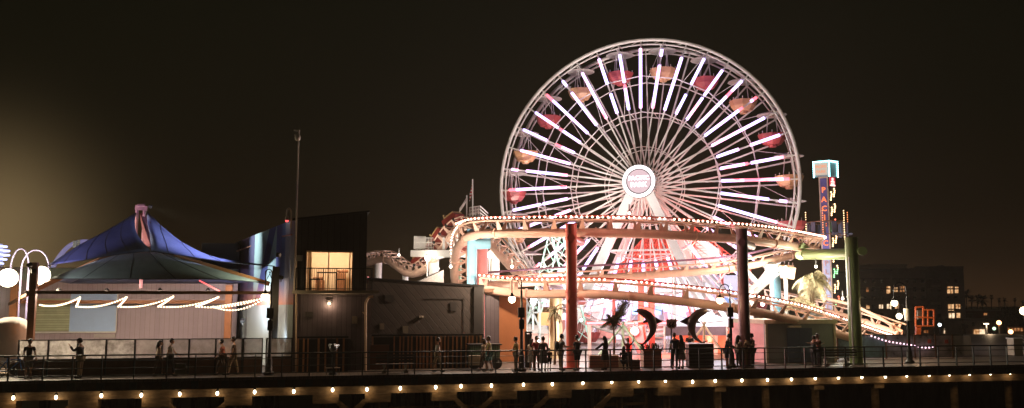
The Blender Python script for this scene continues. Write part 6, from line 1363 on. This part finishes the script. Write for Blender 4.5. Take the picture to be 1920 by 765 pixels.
def person(px, t, label, H=1.75, face=0, top=None, bot=None, botlen=1.0, hair='short', skin=0, armL=(8, 10), armR=(8, 10), stride=0, lean=0, skirt=None, sit=False, shoe=None, group=None, bag=None, sleeves=.5, dx=0, cap=None, d=None, coat=None):
    g = Gt(px, t) if d is None else G(px, d); g.x += dx; k = H/1.75
    a0 = face+YAW*0     # face angle: 0 looks toward +x (right in the photo), 90 away, -90 towards camera, 180 left
    fx = Vector((math.cos(R(a0)), math.sin(R(a0)), 0)); sx = Vector((math.sin(R(a0)), -math.cos(R(a0)), 0))  # forward, right
    def L(f, s, z): return fx*(f*k)+sx*(s*k)+UP*(z*k)
    hz = .50 if sit else .93; ln = R(lean)
    def T(f, s, z):   # torso points lean about hip
        zz = z-.93; return L(f+zz*math.sin(ln), s, hz+zz*math.cos(ln))
    V = {}; V['pel'] = T(0, 0, .95); V['wai'] = T(.0, 0, 1.08); V['che'] = T(.01, 0, 1.28); V['nb'] = T(0, 0, 1.43); V['nk'] = T(.015, 0, 1.50); V['hd'] = T(.03, 0, 1.56)
    st = R(stride)
    for s, nm in ((-1, 'l'), (1, 'r')):
        V['hip'+nm] = T(0, .09*s, .90)
        if sit: V['kn'+nm] = L(.42, .11*s, .50); V['an'+nm] = L(.42, .11*s, .09); V['to'+nm] = L(.60, .12*s, .04)
        else:
            ang = st*(1 if s > 0 else -1); V['kn'+nm] = L(.42*math.sin(ang)+.02, .10*s, .90-.42*math.cos(ang)); kk = ang*.4-abs(ang)*.25
            V['an'+nm] = V['kn'+nm]+L(.41*math.sin(kk), .0, -.40); V['an'+nm].z = max(V['an'+nm].z, .085*k) if not stride else max(.085*k, V['an'+nm].z); V['to'+nm] = V['an'+nm]+L(.15, .02*s, -.045)
        V['sh'+nm] = T(0, .175*s, 1.40)
        sp, el = (armL if s < 0 else armR)[:2]; rs = (armL if s < 0 else armR)[2] if len(armL if s < 0 else armR) > 2 else 10
        sa, ea = R(sp), R(sp+el); out = math.sin(R(rs))
        V['el'+nm] = V['sh'+nm]+L(.28*math.sin(sa), .28*out*s, -.28*math.cos(sa)*math.cos(R(rs)))
        V['wr'+nm] = V['el'+nm]+L(.25*math.sin(ea), .25*out*.3*s, -.25*math.cos(ea))
        V['hn'+nm] = V['wr'+nm]+L(.08*math.sin(ea), 0, -.08*math.cos(ea))
    nm = list(V); idx = {n: i for i, n in enumerate(nm)}
    E_ = [('pel', 'wai'), ('wai', 'che'), ('che', 'nb'), ('nb', 'nk'), ('nk', 'hd')]; rad = {'pel': .125, 'wai': .11, 'che': .13, 'nb': .085, 'nk': .05, 'hd': .055}
    for s in 'lr':
        E_ += [('pel', 'hip'+s), ('hip'+s, 'kn'+s), ('kn'+s, 'an'+s), ('an'+s, 'to'+s), ('nb', 'sh'+s), ('sh'+s, 'el'+s), ('el'+s, 'wr'+s), ('wr'+s, 'hn'+s)]
        rad.update({'hip'+s: .085, 'kn'+s: .055, 'an'+s: .038, 'to'+s: .03, 'sh'+s: .055, 'el'+s: .042, 'wr'+s: .028, 'hn'+s: .03})
    vs, fs = skin_mesh([V[n] for n in nm], [(idx[a], idx[b]) for a, b in E_], [rad[n]*k for n in nm])
    p = thing('person', label, 'person', g, group)
    q = MB(); q.add([v+g for v in vs], fs)
    hc_ = g+T(.045, 0, 1.645); hax = (fx, sx, (UP*math.cos(ln*.5)+fx*math.sin(ln*.5)))
    q.ball(hc_, .105*k, 12, 10, (1.0, .80, 1.18), ax=hax); q.ball(hc_+fx*.105*k-UP*.015*k, .022*k, 6, 5); q.ball(hc_+fx*.07*k-UP*.08*k, .04*k, 8, 6)
    for s in (-1, 1): q.ball(hc_+sx*.085*k*s, .024*k, 6, 5)
    for s in 'lr':     # palm, fingers, thumb
        w_, h_ = V['wr'+s], V['hn'+s]; dr = (h_-w_).normalized(); sd = fx.cross(dr); sd = sd.normalized() if sd.length > .1 else sx
        for i, fl in enumerate((.055, .075, .08, .07)):
            b_ = g+h_+sd*(i-1.5)*.018*k; q.tube([b_, b_+dr*fl*.5*k, b_+dr*fl*k*.85+fx*.015*k], [.010*k, .009*k, .006*k], 5)
        q.tube([g+w_+dr*.03*k, g+w_+dr*.05*k+sd*.04*k, g+w_+dr*.09*k+sd*.05*k], [.013*k, .011*k, .008*k], 5)
    body = q.build('body', SK[skin], p, True)
    # eyes
    q = MB()
    for s in (-1, 1): q.ball(hc_+fx*.096*k+sx*.033*k*s+UP*.012*k, .012*k, 6, 5)
    q.build('eyes', M_black, p)
    def sub(keep, add, name, m, shrink=None, ends=None):
        nn = [n for n in nm if n in keep]; pos = {n: V[n].copy() for n in nn}
        for (a, b, f) in (ends or []): pos[b] = V[a].lerp(V[b], f)
        ix = {n: i for i, n in enumerate(nn)}; ed = [(ix[a], ix[b]) for a, b in E_ if a in ix and b in ix]
        v2, f2 = skin_mesh([pos[n] for n in nn], ed, [(rad[n]+add)*k for n in nn]); q = MB(); q.add([v+g for v in v2], f2); return q.build(name, m, p, True)
    arms = ['shl', 'shr', 'ell', 'elr'] + (['wrl', 'wrr'] if sleeves > 1 else [])
    ends = [('sh'+s, 'el'+s, min(1, sleeves*1.3)) for s in 'lr'] if sleeves <= 1 else []
    sub(['pel', 'wai', 'che', 'nb']+arms, .022, 'shirt' if not coat else 'coat', top, ends=ends)
    if skirt is None:
        if botlen > .6: sub(['pel', 'hipl', 'hipr', 'knl', 'knr', 'anl', 'anr'], .022, 'trousers', bot, ends=[('kn'+s, 'an'+s, .92) for s in 'lr'])
        else: sub(['pel', 'hipl', 'hipr', 'knl', 'knr'], .028, 'shorts', bot, ends=[('hip'+s, 'kn'+s, .95) for s in 'lr'])
    else:
        q = MB(); c = g+V['pel']; Ls = skirt*k; q.lathe(c-UP*Ls, [(.25*k, 0), (.22*k, Ls*.4), (.17*k, Ls), (.15*k, Ls+.12*k)], 16); q.build('skirt', bot, p, True)
    # shoes
    for s in 'lr':
        q = MB(); c = g+V['an'+s].lerp(V['to'+s], .45); c.z = g.z+.05*k+max(0, V['an'+s].z-.09*k); q.ball(c, .14*k, 10, 6, (1, .38, .38), ax=(fx, sx, UP)); q.build('shoe', shoe or M_shoe, p, True)
    # hair
    q = MB(); hcx = hc_-fx*.012*k+UP*.018*k
    q.ball(hcx, .116*k, 12, 10, (1.0, .86, 1.12), ax=hax)
    q.v = [v if ((v-hc_).dot(fx) < .045*k or (v-hc_).z > .055*k) and (v-hc_).z > -.06*k else hc_+(v-hc_)*.80 for v in q.v]
    if hair == 'long':
        b_ = hc_-fx*.06*k; q.tube([b_+UP*.05*k, b_-fx*.03*k-UP*.12*k, b_-fx*.04*k-UP*.27*k, b_-fx*.02*k-UP*.42*k], [.09*k, .11*k, .11*k, .05*k], 10)
    q.build('hair', HAIR, p, True)
    if cap: q = MB(); q.ball(hc_+UP*.05*k, .118*k, 12, 8, (1, .86, .85), ax=hax); q.v = [v if (v-hc_).z > .03*k else Vector((v.x, v.y, hc_.z+.03*k)) for v in q.v]; q.box(hc_+fx*.14*k+UP*.045*k, (.12*k, .14*k, .015), ax=(fx, sx, UP)); q.build('cap', cap, p, True)
    if bag: q = MB(); c = g+T(-.20, 0, 1.22); q.ball(c, .2*k, 10, 8, (.55, .8, 1.1), ax=(fx, sx, UP)); q.build('backpack', bag, p, True)
    return p
blk = cloth('black', (.015, .015, .017)); gry = cloth('grey', (.16, .15, .14)); kha = cloth('khaki', (.30, .22, .13)); wht = cloth('white', (.60, .56, .50)); nav = cloth('navy', (.03, .04, .08)); pnk = cloth('coral', (.62, .20, .13)); tea = cloth('teal', (.15, .38, .38)); yel = cloth('yellow', (.60, .50, .22)); dred = cloth('dark_red', (.30, .03, .04)); dkb = cloth('brown', (.10, .06, .04)); cyan = cloth('cream', (.55, .45, .34))
person(52, 1.0, 'standing person in a dark top and grey shorts by the left tent post', 1.80, -60, blk, gry, .5, armL=(15, 20), armR=(10, 25), shoe=M_shoew)
person(150, .9, 'man in a black jacket and khaki trousers with a hand at his face', 1.82, 170, blk, kha, 1, armL=(50, 95), armR=(15, 35), lean=4, cap=blk, sleeves=2)
person(318, 1.4, 'passer-by in a pale top and dark trousers left of the white notice', 1.76, 0, wht, blk, 1, stride=20, armL=(25, 20), armR=(-20, 20))
person(296, 1.7, 'passer-by in a cream top behind the one in the pale top', 1.66, 0, cyan, dkb, 1, stride=-18, hair='long')
person(415, 1.3, 'passer-by in a coral pink shirt before the windscreen', 1.72, 180, pnk, dkb, 1, stride=22, armL=(20, 15), armR=(-20, 15))
person(437, 1.6, 'passer-by in brown top and tan trousers right of the coral shirt', 1.82, 180, dkb, kha, 1, stride=-20)
person(820, 1.2, 'walker in a white top before the slatted hall fence', 1.72, 0, wht, kha, 1, stride=20)
person(907, 1.5, 'walker in a pale shirt left of the teal shorts walker', 1.66, 180, cyan, dkb, 1, stride=18, hair='long')
person(917, 1.0, 'walker in a pale shirt and teal shorts by the green cart', 1.78, 180, yel, tea, .5, stride=-18, shoe=M_shoew)
person(968, .8, 'person in a yellow shirt and white trousers left of the second street lamp', 1.74, 150, yel, wht, 1, armL=(20, 50), armR=(20, 50))
person(1006, 1.3, 'person in a dark red top in the small group right of the street lamp', 1.76, -90, dred, dkb, 1)
person(997, 1.8, 'woman in a pale skirt at the left of the small group', 1.60, 60, wht, gry, skirt=.5, hair='long')
person(1019, .9, 'person in a long grey coat in the middle of the small group', 1.74, 90, gry, gry, skirt=.55, coat=True, sleeves=2)
person(1030, 1.0, 'child in dark clothes right of the grey coat', 1.15, 90, blk, blk, .5)
person(1051, 1.0, 'person with a dark backpack left of the red column', 1.86, 10, gry, kha, 1, armL=(30, 50), armR=(30, 60), bag=blk, lean=3)
person(1083, .7, 'man in black shirt and shorts standing at the red column', 1.82, 120, blk, blk, .5, armL=(10, 10), armR=(12, 20))
person(1135, .9, 'woman with long hair in a long dark coat holding out an arm', 1.72, 120, blk, blk, skirt=.42, hair='long', armL=(35, 30, 30), armR=(20, 40, 20), coat=True, sleeves=2)
person(1170, .7, 'seated person with a black top left of the one in red', 1.60, 60, blk, blk, 1, sit=True, hair='long')
person(1178, 1.2, 'person in a red top with both arms raised behind the seated one', 1.62, -90, cloth('red', (.5, .03, .05)), dkb, 1, armL=(150, 60, 30), armR=(150, 60, 30), sleeves=.3)
person(1266, .9, 'tall man in dark clothes standing under the road sign', 1.88, 90, nav, blk, 1, armL=(8, 10), armR=(10, 15))
person(1278, .9, 'woman with long hair and grey skirt beside the tall man', 1.76, 100, dkb, gry, skirt=.45, hair='long', sleeves=2)
person(1294, 5.0, 'dark haired person mostly hidden behind the slatted plinth', 1.80, 90, blk, blk, 1)
person(1363, .7, 'man in black leaning on the railing left of the street lamp', 1.84, -40, blk, nav, .5, lean=10, armL=(25, 40), armR=(30, 50), sleeves=1.2)
person(1385, 1.1, 'woman in a cream top right of the leaning man', 1.72, 20, cyan, gry, 1, hair='long')
person(1398, 1.0, 'person in a pale sweater beside the plum column', 1.80, 0, cyan, kha, 1, armL=(40, 50), armR=(35, 60), sleeves=2)
person(1412, 1.0, 'person in a dark jacket facing the pale sweater', 1.82, 180, dkb, gry, 1, armL=(25, 40), armR=(35, 60), sleeves=2)
person(1526, .8, 'left person of the hugging couple before the shed', 1.68, 10, blk, blk, 1, armL=(45, 50), armR=(50, 60), shoe=M_shoew, lean=3)
person(1537, .8, 'right person of the hugging couple before the shed', 1.78, 180, cloth('rust', (.25, .08, .04)), blk, 1, armL=(55, 40), armR=(50, 50), shoe=M_shoew, lean=3)
# ================================================================ NIGHT SEA HAZE
hm = bpy.data.materials.new('sea_haze'); hm.use_nodes = True; t = hm.node_tree; t.nodes.clear()
o_ = N(t, 'ShaderNodeOutputMaterial'); v_ = N(t, 'ShaderNodeVolumePrincipled'); v_.inputs['Color'].default_value = (.95, .82, .62, 1); v_.inputs['Density'].default_value = .0004; v_.inputs['Anisotropy'].default_value = .35
t.links.new(v_.outputs[0], o_.inputs['Volume'])
q = MB(); q.bx((-420, -60, -7), (420, 420, 45)); hz_ = q.build('haze', hm); tag(hz_, kind='stuff')
cy.volume_bounces = 0
